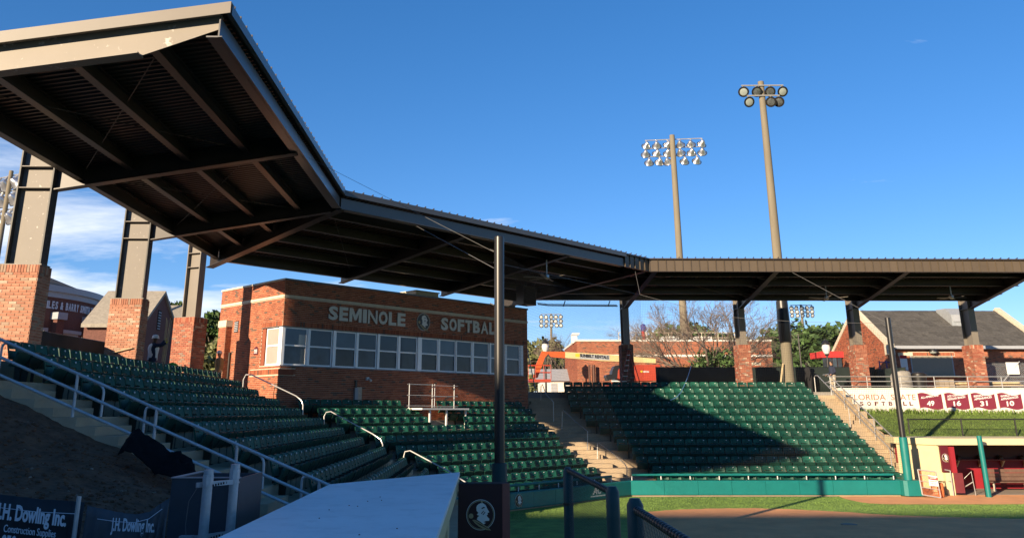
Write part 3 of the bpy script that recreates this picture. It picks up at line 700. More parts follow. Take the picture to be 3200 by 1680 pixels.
# rooftop unit and loudspeaker
q=thing('rooftop_unit','pale grey metal box on the press box roof behind the lettering','rooftop unit',ct(28.2,SW-2.5,PZ-.3))
b=MB();b.par(ct(27.3,SW-2.6,PZ-.3),u45*1.5,n45*1.2,(0,0,.75));b.build('housing',M_stone,q)
b=MB();b.par(ct(27.25,SW-2.65,PZ+.45),u45*1.6,n45*1.3,(0,0,.05));b.build('lid',M_stone,q)
q=thing('loudspeaker','black loudspeaker box hanging under the roof at the right end of the press box','loudspeaker',ct(32.9,SW+1.0,8.7))
b=MB();b.prism([ct(32.4,SW+.7,8.75),ct(33.2,SW+.7,8.75),ct(33.3,SW+1.3,8.75),ct(32.3,SW+1.3,8.75)],(0,0,.95));b.build('cabinet',M_black,q)
b=MB();b.par(ct(32.36,SW+1.302,8.80),u45*.88,n45*.02,(0,0,.85));b.build('grille',M_dark,q)
b=MB();b.tube([ct(32.8,SW+1.0,9.7),ct(32.8,SW+1.0,10.0)],.04,6);b.build('hanger',M_black,q)
# lettering, each letter a part
def sign(label,word,t0,t1,z0,z1):
    q=thing('wall_lettering',label,'sign',pw(t0,z0,.03))
    wd=dict(M=1.3,I=.42,N=1.05,S=.95,E=.92,O=1.0,L=.88,F=.88,T=.95,B=1.0,A=1.05)
    tot=sum(wd[c] for c in word)+.14*(len(word)-1);sc=(t1-t0)/tot;t=t0
    for c in word:
        if c=='M':
            mp_=[(0,0),(0,1),(.27,1),(.5,.5),(.73,1),(1,1),(1,0),(.77,0),(.77,.6),(.58,.14),(.42,.14),(.23,.6),(.23,0)];bb=MB();bb.prism([pw(t+x_*wd[c]*sc,z0+y_*(z1-z0),.035) for x_,y_ in mp_],n45*.05);bb.build('letter',M_stone2,q)
        else:text('letter',c,M_stone2,q,pw(t,z0,.035),u45,n45,z1-z0,wd[c]*sc,ext=.05,bold={'N':.02,'A':.025}.get(c,.045))
        t+=(wd[c]+.14)*sc
    return q
M_stone2=mat('pale_letter',(.68,.66,.58),.6,var=.06,scale=3)
sign('large pale block letters reading SEMINOLE on the press box wall','SEMINOLE',21.12,25.42,7.20,7.80)
sign('large pale block letters reading SOFTBALL right of the round emblem, partly behind the pole','SOFTBALL',27.67,31.95,7.20,7.80)
# ---- round profile emblem
def emblem(q,o,xd,nr,Rr,dark=M_garnetd,up=UP,oval=1.0,lite=None):
    xd=V(xd).normalized();nr=V(nr).normalized();up=V(up).normalized();o=V(o);lite=lite or M_white
    def P(x,y,d):return o+xd*(x*Rr*oval)+up*(y*Rr)+nr*d
    def flat(name,pts,d,th,m):
        b=MB();b.prism([P(x,y,d) for x,y in pts],nr*th);return b.build(name,m,q)
    circ=lambda r,n=40:[(r*math.cos(2*math.pi*i/n),r*math.sin(2*math.pi*i/n)) for i in range(n)]
    flat('disc',circ(1.0),0,.012,lite);flat('inner_disc',circ(.965),.0125,.004,dark)
    b=MB();c0,c1=circ(.93),circ(.89);n=len(c0)
    vs=[P(x,y,.0175) for x,y in c0]+[P(x,y,.0175) for x,y in c1]
    b.add(vs,[(i,(i+1)%n,n+(i+1)%n,n+i) for i in range(n)]);b.build('ring',M_gold,q)
    cv=lambda L_:[((x-437)/168.,(880-y)/168.) for x,y in L_]
    flat('profile_head',cv([(386,800),(394,778),(412,762),(436,752),(466,752),(496,772),(508,796),(520,820),(540,850),(518,858),(522,876),(508,884),(516,900),(540,922),(538,944),(500,946),(470,958),(498,966),(474,984),(440,958),(392,930),(404,902),(424,890),(392,878),(412,856),(390,836)]),.019,.006,lite)
    flat('feather',cv([(446,750),(441,735),(448,716),(458,733),(462,750)]),.019,.005,M_gold)
    for (x,y) in ((462,850),(480,862)):flat('cheek_stripe',cv([(x-20,y+14),(x+8,y-18),(x+14,y-12),(x-12,y+20)]),.026,.003,dark)
    flat('brow',cv([(446,806),(474,790),(492,800),(474,806),(452,816)]),.026,.003,dark)
    flat('spear',cv([(338,934),(372,934),(410,952),(462,982),(520,1012),(562,1050),(500,1042),(420,1008),(372,972)]),.019,.006,M_gold)
    flat('spear_line',cv([(350,938),(440,982),(540,1036),(530,1036),(430,990)]),.026,.003,dark)
    flat('spear_knob',[((325-437)/168.+.165*math.cos(a*math.pi/8),(880-892)/168.+.165*math.sin(a*math.pi/8)) for a in range(16)],.026,.004,M_gold)
q=thing('round_emblem','round emblem of a painted profile between the two words on the press box','emblem',pw(26.57,7.5,.03));emblem(q,pw(26.57,7.5,.035),u45,n45,.41,dark=M_slate)
# ================================================================ SEATS
def shell(nx,nz,fn,th,skip=(),nrm=None):
    """thin solid shell over a grid; fn(i,j)->front point; th offset vector"""
    b=MB();F_=[[V(fn(i,j)) for i in range(nx)] for j in range(nz)]
    idx=lambda i,j,k:(k*nz+j)*nx+i
    b.v=[tuple(F_[j][i]) for j in range(nz) for i in range(nx)]+[tuple(F_[j][i]+V(th)) for j in range(nz) for i in range(nx)]
    cells={(i,j) for i in range(nx-1) for j in range(nz-1)}-set(skip)
    for (i,j) in cells:
        b.f.append([idx(i,j,0),idx(i+1,j,0),idx(i+1,j+1,0),idx(i,j+1,0)]);b.f.append([idx(i,j,1),idx(i,j+1,1),idx(i+1,j+1,1),idx(i+1,j,1)])
        for (di,dj,p,q) in ((0,-1,(i,j),(i+1,j)),(0,1,(i+1,j+1),(i,j+1)),(-1,0,(i,j+1),(i,j)),(1,0,(i+1,j),(i+1,j+1))):
            if (i+di,j+dj) not in cells:b.f.append([idx(*p,0),idx(*p,1),idx(*q,1),idx(*q,0)])
    b.m=[0]*len(b.f);return b
XS=[-1,-.93,-.55,0,.55,.93,1];ZS=[.47,.56,.655,.685,.77,.835,.865]
def backf(i,j):
    x=XS[i]*.248;z=ZS[j]
    if j==6:x*=.80;z-=.012*(abs(XS[i])>.9)
    elif j==5:x*=.975
    elif j==0:x*=.9
    y=.02-.25*(z-.47)+.062*(x/.248)**2
    if j==6:y-=.02
    return (x,y,z)
B_back=shell(7,7,backf,(0,-.024,0),skip={(2,2),(3,2)})
PXS=[-1,-.85,0,.85,1];PT_=[0,.08,.22,.33,.36]
def panf(i,j):
    x=PXS[i]*.232*(1 if j<4 else .88);t=PT_[j]
    return (x,.06+.46*t+.03*math.sin(t/.36*math.pi),.335+t*.80+.012*(1-abs(PXS[i])))
B_pan=shell(5,5,panf,(0,.05,-.015))
B_arm=MB();xa=-.2665
B_arm.box(xa-.016,xa+.016,.015,.075,.0,.60);B_arm.box(xa-.026,xa+.026,-.03,.25,.60,.625);B_arm.prism([(xa-.014,.07,.36),(xa-.014,.2,.60),(xa-.014,.07,.60)],(.028,0,0));B_arm.box(xa-.045,xa+.045,-.01,.12,.0,.015)
B_tag=MB();B_tag.prism([(-.10+.032*math.cos(a*math.pi/4),.02-.25*.33+.025,.80+.019*math.sin(a*math.pi/4)) for a in range(8)],(0,.012,0))
B_end=MB();B_end.prism([(-.30,-.06,0),(-.30,.20,0),(-.30,.24,.60),(-.30,.0,.64),(-.30,-.08,.45)],(.022,0,0))
B_etag=MB();B_etag.box(-.309,-.302,.03,.15,.47,.545)
def asmesh(b,name,m,smooth=False):
    o=b.build(name,m,None,smooth);me=o.data
    org=o.location.copy();bpy.data.objects.remove(o);ORG.pop(name,None)
    me.transform(Matrix.Translation(org));return me
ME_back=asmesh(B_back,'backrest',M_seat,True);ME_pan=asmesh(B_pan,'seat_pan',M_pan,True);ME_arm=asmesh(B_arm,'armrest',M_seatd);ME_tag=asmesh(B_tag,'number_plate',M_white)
ME_end=asmesh(B_end,'end_panel',M_seatd);ME_etag=asmesh(B_etag,'row_plate',M_white)
seats=[]  # (pos, rot, stand, row, index, end)
P_=.535
for k in range(0,11):
    y=17.62;i=0;ye=min(31.7-.1*k,mitL(LX0+LT*k)-2.1)
    while y<ye:
        seats.append((V((LX0+.10+LT*k,y,LZ-LR*k)),-math.pi/2,'left',k,i,i==0));y+=P_;i+=1
RL=[4.10,4.08,4.12,4.45,4.80,5.14,5.48,5.95,6.20,6.55,6.88,7.24,7.45];
for k in range(0,13):
    xr=17.88+.026*k;n=int((xr-RL[k])/P_);z=max(RZ-RR*k,.01)
    for i in range(n):
        seats.append((V((xr-.27-P_*i,RY0-RT*k,z)),math.pi,'right',k,n-1-i,i==n-1))
def t_at(px,s):
    d=ray(px,1300);q=s/(d.dot(n45));return d.dot(u45)*q
tl=[17.66,17.97,18.21,18.46,18.72,18.99,19.19,19.48,19.75,20.0];tr=[29.76,29.52,29.17,28.79,28.38,28.01,27.62,27.2,26.85,26.5]
for j in range(0,10):
    s=CS0+CT_*j;f=s/(-27.1+.8*j);a,c=tl[j]*f+.27,tr[j]*f-.2;z=max(CZ0-CR_*j,.01)
    gap={0:(t_at(1255,s),t_at(1361,s)),1:(t_at(1315,s),t_at(1405,s)),2:(t_at(1350,s),t_at(1445,s))}.get(j)
    t=a;i=0
    while t<c:
        if not(gap and gap[0]<t<gap[1]):
            seats.append((ct(t,s,z),math.radians(-135),'middle',j,i,i==0));i+=1
        t+=P_
random.seed(11)
def hidden(p):
    x,y,d=proj((p[0],p[1],p[2]+.6))
    if x<-20 or x>3220 or y>1690:return True
    # behind the white dugout roof, the logo pad or the near pole
    if x<1440 and y>1473+(1437-x)*.094 and x>1028:return True
    if x<=1028 and y>1511+(1028-x)*.486:return True
    if 1437<x<1600 and y>1500:return True
    return False
vis=[s for s in seats if not hidden(s[0])]
vis.sort(key=lambda s:(s[0]-V((0,0,HC))).length)
own=vis[:300];ownset={id(s) for s in own}
words='first second third fourth fifth sixth seventh eighth ninth tenth eleventh twelfth thirteenth fourteenth fifteenth sixteenth seventeenth eighteenth nineteenth twentieth'.split()
def ordn(i):
    i+=1
    if i<=20:return words[i-1]
    return 'twenty-'+words[i-21]
for s in own:
    p,rot,st,row,i,end=s
    o=bpy.data.objects.new('stadium_seat',None);COL.objects.link(o);o.location=p;o.rotation_euler=(0,0,rot+random.uniform(-.012,.012));o.empty_display_size=.2
    tag(o,'green folding seat, %s from left, %s row from top, %s seat block'%(ordn(i),ordn(row),st),'stadium seat','green folding stadium seats')
    tilt=random.choice([0,0,0,0,.06,-.05])
    for nm,me in (('backrest',ME_back),('seat_pan',ME_pan),('armrest',ME_arm),('number_plate',ME_tag)):
        q=bpy.data.objects.new(nm,me);COL.objects.link(q);q.parent=o
        if nm=='seat_pan':q.rotation_euler=(tilt*.4,0,0)
    if end:
        q=bpy.data.objects.new('end_panel',ME_end);COL.objects.link(q);q.parent=o
        w=bpy.data.objects.new('row_plate',ME_etag);COL.objects.link(w);w.parent=q
b=MB()
for s in seats:
    if id(s) in ownset:continue
    Mx=Matrix.Translation(s[0])@Matrix.Rotation(s[1],4,'Z')
    for me,mi in ((ME_back,0),(ME_pan,3),(ME_arm,1),(ME_tag,2))+(((ME_end,1),(ME_etag,2)) if s[5] else ()):
        o=len(b.v);b.v+=[tuple(Mx@v.co) for v in me.vertices]
        for f in me.polygons:b.f.append([q+o for q in f.vertices]);b.m.append(mi)
o=b.build('stadium_seats',[M_seat,M_seatd,M_white,M_pan],None,True,normals=False)
tag(o,'the further rows of dark green folding stadium seats in the middle and right blocks','stadium seats',None,'stuff')
# ================================================================ PADDED WALL, FRONT RAILS
WH=.63
def padwall(label,pts,w=1.34,emb=None):
    t=thing('padded_wall',label,'padded wall',(*pts[0],0))
    for (x0,y0),(x1,y1) in zip(pts,pts[1:]):
        d=V((x1-x0,y1-y0,0));Ln=d.length;d.normalize();nr=V((d.y,-d.x,0));n=max(1,round(Ln/w));st=Ln/n
        b=MB();b.par(V((x0,y0,0))-nr*.25,d*Ln,nr*.245,(0,0,WH-.03));b.build('concrete_core',M_conc,t)
        for i in range(n):
            a=V((x0,y0,.045))+d*(st*i+.006);L_=st-.012;q=MB()
            pr=[(0,0),(.055,.01),(.07,.04),(.07,WH-.09),(.05,WH-.055),(-.02,WH-.045),(-.02,0)]
            q.prism([a+nr*p+UP*z for p,z in pr],d*L_);q.build('wall_pad',M_teal,t)
    return t
CWa,CWb=(1.0,31.85),(6.24,37.3)
wallC=padwall('shaded teal padded wall in front of the middle seats with a round emblem',[(-1.2,29.65),CWa,CWb])
wallR=padwall('long sunlit teal padded wall in front of the right seats',[CWb,(17.62,37.3)])
b=MB();b.prism([(17.62,37.62,.04),(17.62,36.95,.04),(17.75,36.85,.04),(18.35,36.85,.04),(18.45,36.95,.04),(18.45,37.62,.04)],(0,0,.60));tag(b.build('pole_base_pad',M_teal),'boxy teal pad around the foot of the right net pole','padding')
def emb_on(pt,xd,nr,Rr,oval,label):
    q=thing('round_emblem',label,'emblem',pt);emblem(q,pt,xd,nr,Rr,oval=oval);return q
pp=ct(0,0)
d=(V((*CWb,0))-V((*CWa,0))).normalized();nr=V((d.y,-d.x,0))
e0=V((*CWa,0))+d*.42+nr*.074+UP*.335;emb_on(e0,d,nr,.215,1.0,'small round profile emblem on the shaded teal wall')
q=thing('wall_advert','white slanted AC lettering with an underline on the shaded teal wall','sign',V((*CWa,0))+d*5.0+nr*.08+UP*.2)
text('lettering','AC',M_white,q,V((*CWa,0))+d*4.85+nr*.074+UP*.25,d,nr,.27,.62,ext=.006,bold=.03,shear=.35)
b=MB();b.par(V((*CWa,0))+d*4.72+nr*.074+UP*.16,d*.95,nr*.006,UP*.05);b.build('underline',M_white,q)
def toprail(label,p0,p1,z=.93,n=8,pad=True):
    t=thing('padded_rail',label,'railing',(*p0,0));p0,p1=V((*p0,z)),V((*p1,z))
    tubep('rail',M_teal,t,[p0+(p1-p0)*f for f in [i/12 for i in range(13)]],.05,10)
    for i in range(n+1):
        p=p0+(p1-p0)*(i/n);tubep('post',M_white,t,[(p.x,p.y,0),(p.x,p.y,z-.05)],.022,6)
d=(V((*CWb,0))-V((*CWa,0))).normalized();back=V((-d.y,d.x,0))
toprail('teal padded rail over the middle front wall',tuple((V((*CWa,0))+back*.3-d*1.5)[:2]),tuple((V((*CWb,0))+back*.3-d*.9)[:2]),.82,7)
toprail('teal padded rail above the sunlit right front wall',(6.4,37.72),(17.6,37.72),.82,9)
# ================================================================ HANDRAILS
def railing(label,rails,posts,r=.024,m=None,group=None,name='handrail'):
    m=m or M_rail;t=thing(name,label,'railing',rails[0][0],group)
    for pts in rails:tubep('rail',m,t,pts,r,8)
    for p,q in posts:tubep('post',m,t,[p,q],r,8)
    return t
def hoop(p,q,drop0,drop1,rad=.12):
    """grab rail: up from the floor, round bend, along to q, bend, down again"""
    p,q=V(p),V(q);d=(q-p).normalized();pts=[p-UP*drop0,p-UP*rad]
    for a in (30,60):pts.append(p-UP*rad*(1-math.sin(R(a)))+d*rad*(1-math.cos(R(a))))
    pts+=[p+d*rad,q-d*rad]
    for a in (30,60):pts.append(q-d*rad*(1-math.sin(R(a)))-UP*rad*(1-math.cos(R(a))))
    pts+=[q-UP*rad,q-UP*drop1];return pts
def lz(x):return LZ-LR*(x-(LX0+.17))/LT   # slope line of the left stairs
yo=15.8;xs=[-8.9,-7.37,-5.87,-4.37,-2.87,-1.5]
rails=[];sl=-LR/LT
for h in (1.12,.82,.52):rails.append([(x,yo,lz(x)-.12+h) for x in (-9.6,-7.4,-5.9,-4.4,-2.9,-1.0)])
railing('long grey pipe railing with three rails running down beside the soil bank',rails,[((x,yo,lz(x)-.45),(x,yo,lz(x)-.12+1.12)) for x in xs],.028,M_galv)
for (xa,xb,lab) in ((-9.3,-7.23,'upper grey grab rail with a bent end in the near stairs'),(-6.4,-4.08,'middle grey grab rail with a rounded top in the near stairs'),(-3.35,-1.6,'lower grey grab rail with a rounded top beside the white dugout roof')):
    railing(lab,[hoop((xa,16.65,lz(xa)+.86),(xb,16.65,lz(xb)+.86),.9,.95)],[],.024,M_galv)
for pts,lab in (([atY(758,1225,34.0),atY(761,1185,34.0),atY(769,1170,34.0),atY(786,1170,33.9),atY(925,1236,32.6),atY(942,1250,32.4),atY(947,1265,32.4),atY(945,1310,32.4)],'shiny grab rail in front of the sunlit corner of the press box'),
                ([atY(1013,1345,32.2),atY(1013,1300,32.2),atY(1020,1287,32.2),atY(1034,1285,32.1),atY(1165,1355,31.0),atY(1190,1372,30.8),atY(1196,1388,30.8),atY(1195,1450,30.8)],'shiny grab rail halfway down the steps between left and middle seats'),
                ([atY(1261,1495,29.8),atY(1262,1425,29.8),atY(1266,1410,29.8),atY(1282,1407,29.7),atY(1400,1470,28.9),atY(1465,1512,28.4)],'gleaming grab rail that disappears behind the white dugout roof')):
    railing(lab,[pts],[],.024)
for pts,pst,lab in (([(1690,1249,45.6),(1691,1205,45.6),(1695,1200,45.6),(1706,1231,45.2),(1729,1255,44.4),(1730,1317,44.4)],None,'thin grab rail at the top of the steps right of the press box'),
                ([(1760,1280,43.4),(1798,1316,42.4),(1836,1346,41.4),(1836,1414,41.4)],((1756,1338,43.4),(1757,1283,43.4)),'thin grab rail in the middle of the steps right of the press box'),
                ([(1872,1383,40.6),(1915,1415,39.9),(1952,1448,39.2),(1959,1460,39.2),(1959,1490,39.2)],((1867,1442,40.6),(1867,1383,40.6)),'thin grab rail at the sunlit foot of the steps right of the press box')):
    railing(lab,[[atY(*p) for p in pts]],[(atY(*pst[0]),atY(*pst[1]))] if pst else [],.022)
def rz(y):return CZ-.4625*(47.9-y)
rl_=[]
for h in (.95,.52):rl_.append([(19.38,48.6,CZ+h),(19.38,47.9,CZ+h)]+[(19.38,y,rz(y)+h) for y in (46,44,42,40,38.6)]+[(19.9,37.4,.05+h)])
railing('double aluminium rail down the grass side of the sunlit stairs',rl_,[((19.38,y,rz(y)-.2),(19.38,y,rz(y)+.95)) for y in (47.7,46.1,44.5,42.9,41.3,39.7)]+[((19.9,37.4,0),(19.9,37.4,1.0))])
railing('single aluminium grab rail with bent ends on the seat side of the sunlit stairs',[[(18.75,48.3,CZ),(18.75,48.3,CZ+.8),(18.75,48.15,CZ+.9),(18.75,47.8,CZ+.88),(18.75,44.0,rz(44)+.88),(18.75,40.3,rz(40.3)+.88),(18.75,40.2,rz(40.2)+.8),(18.75,40.2,rz(40.2))]],[((18.75,44.2,rz(44.2)-.1),(18.75,44.2,rz(44.2)+.9))])
xs=[19.75,21.6,23.5,25.4,27.3,29.2,31.1,33,35]
railing('horizontal pipe railing along the concourse above the white lettered wall',[[(19.4,48.05,CZ+h),(36,48.05,CZ+h)] for h in (.84,.58,.32)],[((x,48.05,CZ),(x,48.05,CZ+.84)) for x in xs],.024)
# ================================================================ CAMERA PLATFORM in the middle seats
q=thing('camera_platform','white platform on four legs with pipe guard rails standing among the middle seats','platform',ct(25.7,SW+1.6,2.0))
ta,tb,sa_,sc_=t_at(1300,-28.9),t_at(1447,-28.9),-29.5,-28.5
zp=3.55
b=MB();b.par(ct(ta,sa_,zp-.07),u45*(tb-ta),n45*(sc_-sa_),(0,0,.07));b.build('deck',M_white,q)
for (t,s) in ((ta+.55,sc_-.12),(tb-.12,sc_-.12),(ta+.5,sa_+.12),(tb-.5,sa_+.12),((ta+tb)/2+.1,sc_-.1)):
    z0=CZ0-CR_*max(0,round((s-CS0)/CT_-.2));b=MB();b.par(ct(t-.035,s-.035,z0-.3),u45*.07,n45*.07,(0,0,zp-.07-z0+.3));b.build('leg',M_white,q)
tm=ta+(tb-ta)*.52
for t in (ta+.05,tm-.06,tm+.08,tb-.06):
    tubep('guard_post',M_galv,q,[ct(t,sa_+.05,zp-.1),ct(t,sa_+.05,zp+1.05)],.020,8)
for z in (.10,.55,1.02):
    tubep('guard_rail',M_galv,q,[ct(ta-.1,sa_+.1,zp+z),ct(tm-.02,sa_+.1,zp+z)],.015,7);tubep('guard_rail',M_galv,q,[ct(tm-.1,sa_+.12,zp+z-.03),ct(tb+.1,sa_+.12,zp+z-.03)],.015,7)
# ================================================================ NET POLES, CABLES, NETTING
def netpole(label,x,y,top,padtop,padm,r=.115):
    t=thing('net_pole',label,'pole',(x,y,0))
    b=MB();b.lathe([(r,0),(r,top-.01),(r*.9,top)],(x,y,0),UP,20);b.build('shaft',M_black,t,True)
    b=MB();pr=[(r+.05,.62)];z=.7
    while z<padtop:pr.append((r+.055+random.uniform(-.006,.006),z));z+=.22
    pr+=[(r+.05,padtop-.01),(r+.02,padtop)];b.lathe(pr,(x,y,0),UP,16);b.build('pole_pad',padm,t,True)
    b=MB();b.lathe([(r+.03,0),(r+.03,.62)],(x,y,0),UP,12);b.build('foot',M_black,t)
    for z in (top-.35,top-1.6):
        b=MB();b.tube([(x-r-.01,y,z),(x-r-.1,y,z+.04)],.015,6);b.build('eye_bolt',M_rope,t)
    return t
netpole('tall black net pole in front of the press box, lower part wrapped in dark teal',.40,19.4,7.36,2.32,M_teald)
netpole('black net pole with teal padding at the right end of the padded wall',18.02,37.3,7.40,2.36,M_teal,.12)
def cable(label,pts,r=.012,m=None):return tag(tubep('net_cable',m or M_rope,None,pts,r,6),label,'cable')
pt1=V((.27,19.4,7.0));pt2=V((.27,19.4,6.62))
cable('thin white cable slanting from the left roof to the top of the near black pole',[SL.pt(8.2,-.1,-.5),pt1],.005)
cable('pale twisted cable from the middle roof edge down to the near black pole',[SM.pt(3.6,.05,-.6),pt2],.008)
nodeM=atY(2000,920,38.6);nodeE=SM.pt(18.1,.1,-.6)
cable('short cable from the roof corner down to the netting node',[nodeE,nodeM],.009)
cable('long sagging cable from the netting node to the right net pole',[nodeM,nodeM.lerp(V((17.9,37.3,7.1)),.33)-UP*.55,nodeM.lerp(V((17.9,37.3,7.1)),.66)-UP*.35,V((17.9,37.3,7.15))],.007)
cable('short cable from the right fascia down to the right net pole',[SR.pt(7.35,.0,-.58),V((17.92,37.3,7.2))],.008)
cable('faint cable across the soffit from the near pole to the netting node',[pt1-UP*.25,nodeM],.005)
def net(label,p0,p1,zb,z0,z1,sp=.062,r=.0021):
    p0,p1=V((*p0,0)),V((*p1,0));d=p1-p0;L_=d.length;d.normalize();nr=V((-d.y,d.x,0));b=MB()
    def strand(a,c):
        dv=(c-a).normalized();s1=dv.cross(nr).normalized()
        o=len(b.v)
        for e in (a,c):
            for k in range(3):
                t=2*math.pi*k/3;b.v.append(tuple(e+(s1*math.cos(t)+nr*math.sin(t))*r))
        for k in range(3):b.f.append([o+k,o+(k+1)%3,o+3+(k+1)%3,o+3+k]);b.m.append(0)
    n=int(L_/sp);zt=lambda f:z0+(z1-z0)*f-.5*math.sin(f*math.pi)
    for i in range(n+1):
        f=i/n;p=p0+d*(L_*f);strand(p+UP*zb,p+UP*zt(f))
    z=zb
    while z<max(z0,z1):
        # horizontal strands only where below the top edge
        run=None
        for i in range(n+1):
            ok=zt(i/n)>z
            if ok and run is None:run=i
            if run is not None and (not ok or i==n):
                if i-run>1:strand(p0+d*(L_*run/n)+UP*z,p0+d*(L_*i/n)+UP*z)
                run=None
        z+=sp
    o=b.build('safety_net',M_net,None,normals=False);return tag(o,label,'netting')
nM=(nodeM.x,nodeM.y)
net('fine black safety netting from the near pole to the netting node',(.42,19.5),nM,.95,7.0,nodeM.z,.075,.0013)
net('fine black safety netting in front of the right seats up to the right pole',nM,(17.9,37.35),.95,nodeM.z,7.1,.075,.0026)
# ================================================================ FOREGROUND: near dugout, fence, pads
RZf=2.27
q=thing('near_dugout','low dugout in the foreground with a flat white roof','dugout',(-1.4,11,0))
b=MB();b.prism([(-.42,3,RZf-.06),(-.42,17.3,RZf-.06),(-2.46,14.5,RZf-.06),(-2.46,3,RZf-.06)],(0,0,.06));b.build('roof',M_roofwhite,q)
b=MB();b.par((-.52,3,RZf-.26),(0,14.15,0),(.098,0,0),(0,0,.20));b.build('fascia',M_cream,q)
b=MB();b.par((-.60,3,0),(0,14.0,0),(-.12,0,0),(0,0,RZf-.27));b.par((-2.44,3,0),(0,11.4,0),(.15,0,0),(0,0,RZf-.07));b.prism([(-2.44,14.4,0),(-.6,17.0,0),(-.72,17.1,0),(-2.5,14.6,0)],(0,0,RZf-.07));b.build('wall',M_cream,q)
b=MB()
for i in range(9):
    x=random.uniform(-2.2,-.6);y=random.uniform(8.6,13.5);b.lathe([(.006,0),(.010,.005),(.002,.010)],(x,y,RZf),UP,5)
stuff(b.build('debris',M_dirt,q))
q=thing('logo_pad_wall','dark maroon padded end wall with a large round profile emblem, beside the white dugout roof','padded wall',(0,15.5,0))
b=MB();b.prism([(-.40,15.5,0),(.36,15.5,0),(.47,15.64,0),(.47,15.85,0),(-.40,15.85,0)],(0,0,2.2));b.build('core',M_dark,q)
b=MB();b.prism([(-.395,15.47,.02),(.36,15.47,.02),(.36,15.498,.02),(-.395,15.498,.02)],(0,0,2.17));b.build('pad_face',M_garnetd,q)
b=MB();b.prism([(.365,15.465,.02),(.50,15.635,.02),(.478,15.652,.02),(.35,15.50,.02)],(0,0,2.18));b.build('lit_pad_edge',M_garnet,q)  # lighter garnet than the face, painting the light on the turned edge
emb_on(V((-.01,15.468,1.70)),(1,0,0),(0,-1,0),.245,1.0,'large round profile emblem printed on the dark maroon pad in the foreground')
def fpost(label,x,y,top,r=.065):
    t=thing('padded_post',label,'post',(x,y,0));b=MB()
    pr=[(r,0)]+[(r+random.uniform(-.004,.004),z*.3) for z in range(1,int(top/.3))]+[(r,top-.05),(r*.6,top)];b.lathe(pr,(x,y,0),UP,14);b.build('post_pad',M_teald,t,True)
    for z in (.8,1.5,2.2):
        b=MB();b.lathe([(r+.006,0),(r+.006,.03)],(x,y,z),UP,14);b.build('strap',M_black,t)
fpost('dark teal padded fence post furthest from the viewer beside the field',1.17,12.0,2.68);fpost('dark teal padded fence post in the middle of the foreground fence',1.28,8.7,2.70,.066);fpost('dark teal padded fence post nearest to the bottom edge',1.22,7.1,2.74,.066)
def chain(name,label,p0,p1,z0,z1,sp=.055,r=.0014,m=None,cat='fence',rail=.024,wrap=True):
    t=thing(name,label,cat,(*p0,0));p0,p1=V((*p0,0)),V((*p1,0));d=p1-p0;L_=d.length;d.normalize();H=z1-z0
    b=MB();n=int((L_+H)/sp)
    for i in range(n+1):
        for sg in (1,-1):
            a=i*sp-(H if sg>0 else 0)
            # line x=a+sg*z
            za=0;xa=a
            zb=H;xb=a+sg*H
            if sg>0:
                if xa<0:za=-xa;xa=0
                if xb>L_:zb=L_-a;xb=L_
            else:
                if xa>L_:za=xa-L_;xa=L_
                if xb<0:zb=a;xb=0
            if zb-za>.02:b.tube([p0+d*xa+UP*(z0+za),p0+d*xb+UP*(z0+zb)],r,3,cap=False)
    stuff(b.build('chain_link',m or M_black,t,normals=False))
    b=MB();b.tube([p0+UP*z1,p1+UP*z1],rail,10);rr=b.build('top_rail',M_black,t,True)
    if wrap:
        b=MB();k=int(L_/.085)
        for i in range(k):b.lathe([(rail+.002,0),(rail+.009,.012),(rail+.009,.03),(rail+.002,.042)],p0+d*(i*.085)+UP*z1,d,10)
        stuff(b.build('spiral_wrap',M_black,rr,True))
    return t
chain('chain_fence','short chain link fence panel with a wrapped black top rail between two padded posts',(1.17,12.0),(1.28,8.7),.05,2.64)
chain('chain_fence','nearest chain link fence with a wrapped black top rail running out of the bottom edge',(1.22,7.1),(1.22,2.0),.05,2.66)
# ================================================================ FOREGROUND LEFT: soil bank, tarp, silt fence, sign box
from mathutils import noise as mnoise
def bank_z(x,y):
    # slopes down from the stairs: high at left, falling to the field on the right
    top=lz(x)+.12 if x<-4.6 else lz(-4.6)+.12-(x+4.6)*.62
    f=(y-9.5)/(15.55-9.5)
    base=2.05-.10*max(0,x+5.3)-.30*max(0,x+3.7)
    z=base+(top-base)*max(0,min(1,f))**1.15
    if y<9.5:z=base-(9.5-y)*.35
    z+=.10*mnoise.noise(V((x*.9,y*.9,1)))+.05*mnoise.noise(V((x*2.6,y*2.6,4)))+.025*mnoise.noise(V((x*7,y*7,2)))
    return max(z,.02)
o=grid_sheet('soil_bank',-16,-1.0,6.0,15.56,150,110,bank_z,M_dirt);struct(o)
random.seed(5)
b=MB()
for i in range(150):
    x=random.uniform(-9,-2.6);y=random.uniform(9.6,15.2);z=bank_z(x,y);r=random.choice([.008,.012,.015,.02,.03])
    b.lathe([(r*.5,-r*.4),(r,0),(r*.7,r*.5),(.002,r*.7)],(x,y,z),V((random.uniform(-.4,.4),random.uniform(-.4,.4),1)),5)
cb_=MB()
for i in range(5200):
    x=random.uniform(-10,-2.2);y=random.uniform(9.2,15.4);z=bank_z(x,y);r=random.choice([.012,.016,.02,.02,.028,.04])*random.uniform(.7,1.2)
    cb_.lathe([(r*.6,-r*.5),(r,0),(r*.75,r*.45),(.003,r*.6)],(x,y,z),V((random.uniform(-.6,.6),random.uniform(-.6,.6),1)),5)
tag(cb_.build('soil_clods',M_dirt,None,normals=False),'brown clods of loose soil all over the bank','soil',None,'stuff')
tag(b.build('loose_pebbles',M_pebble,None,normals=False),'pale pebbles scattered over the dark soil bank','pebbles',None,'stuff')
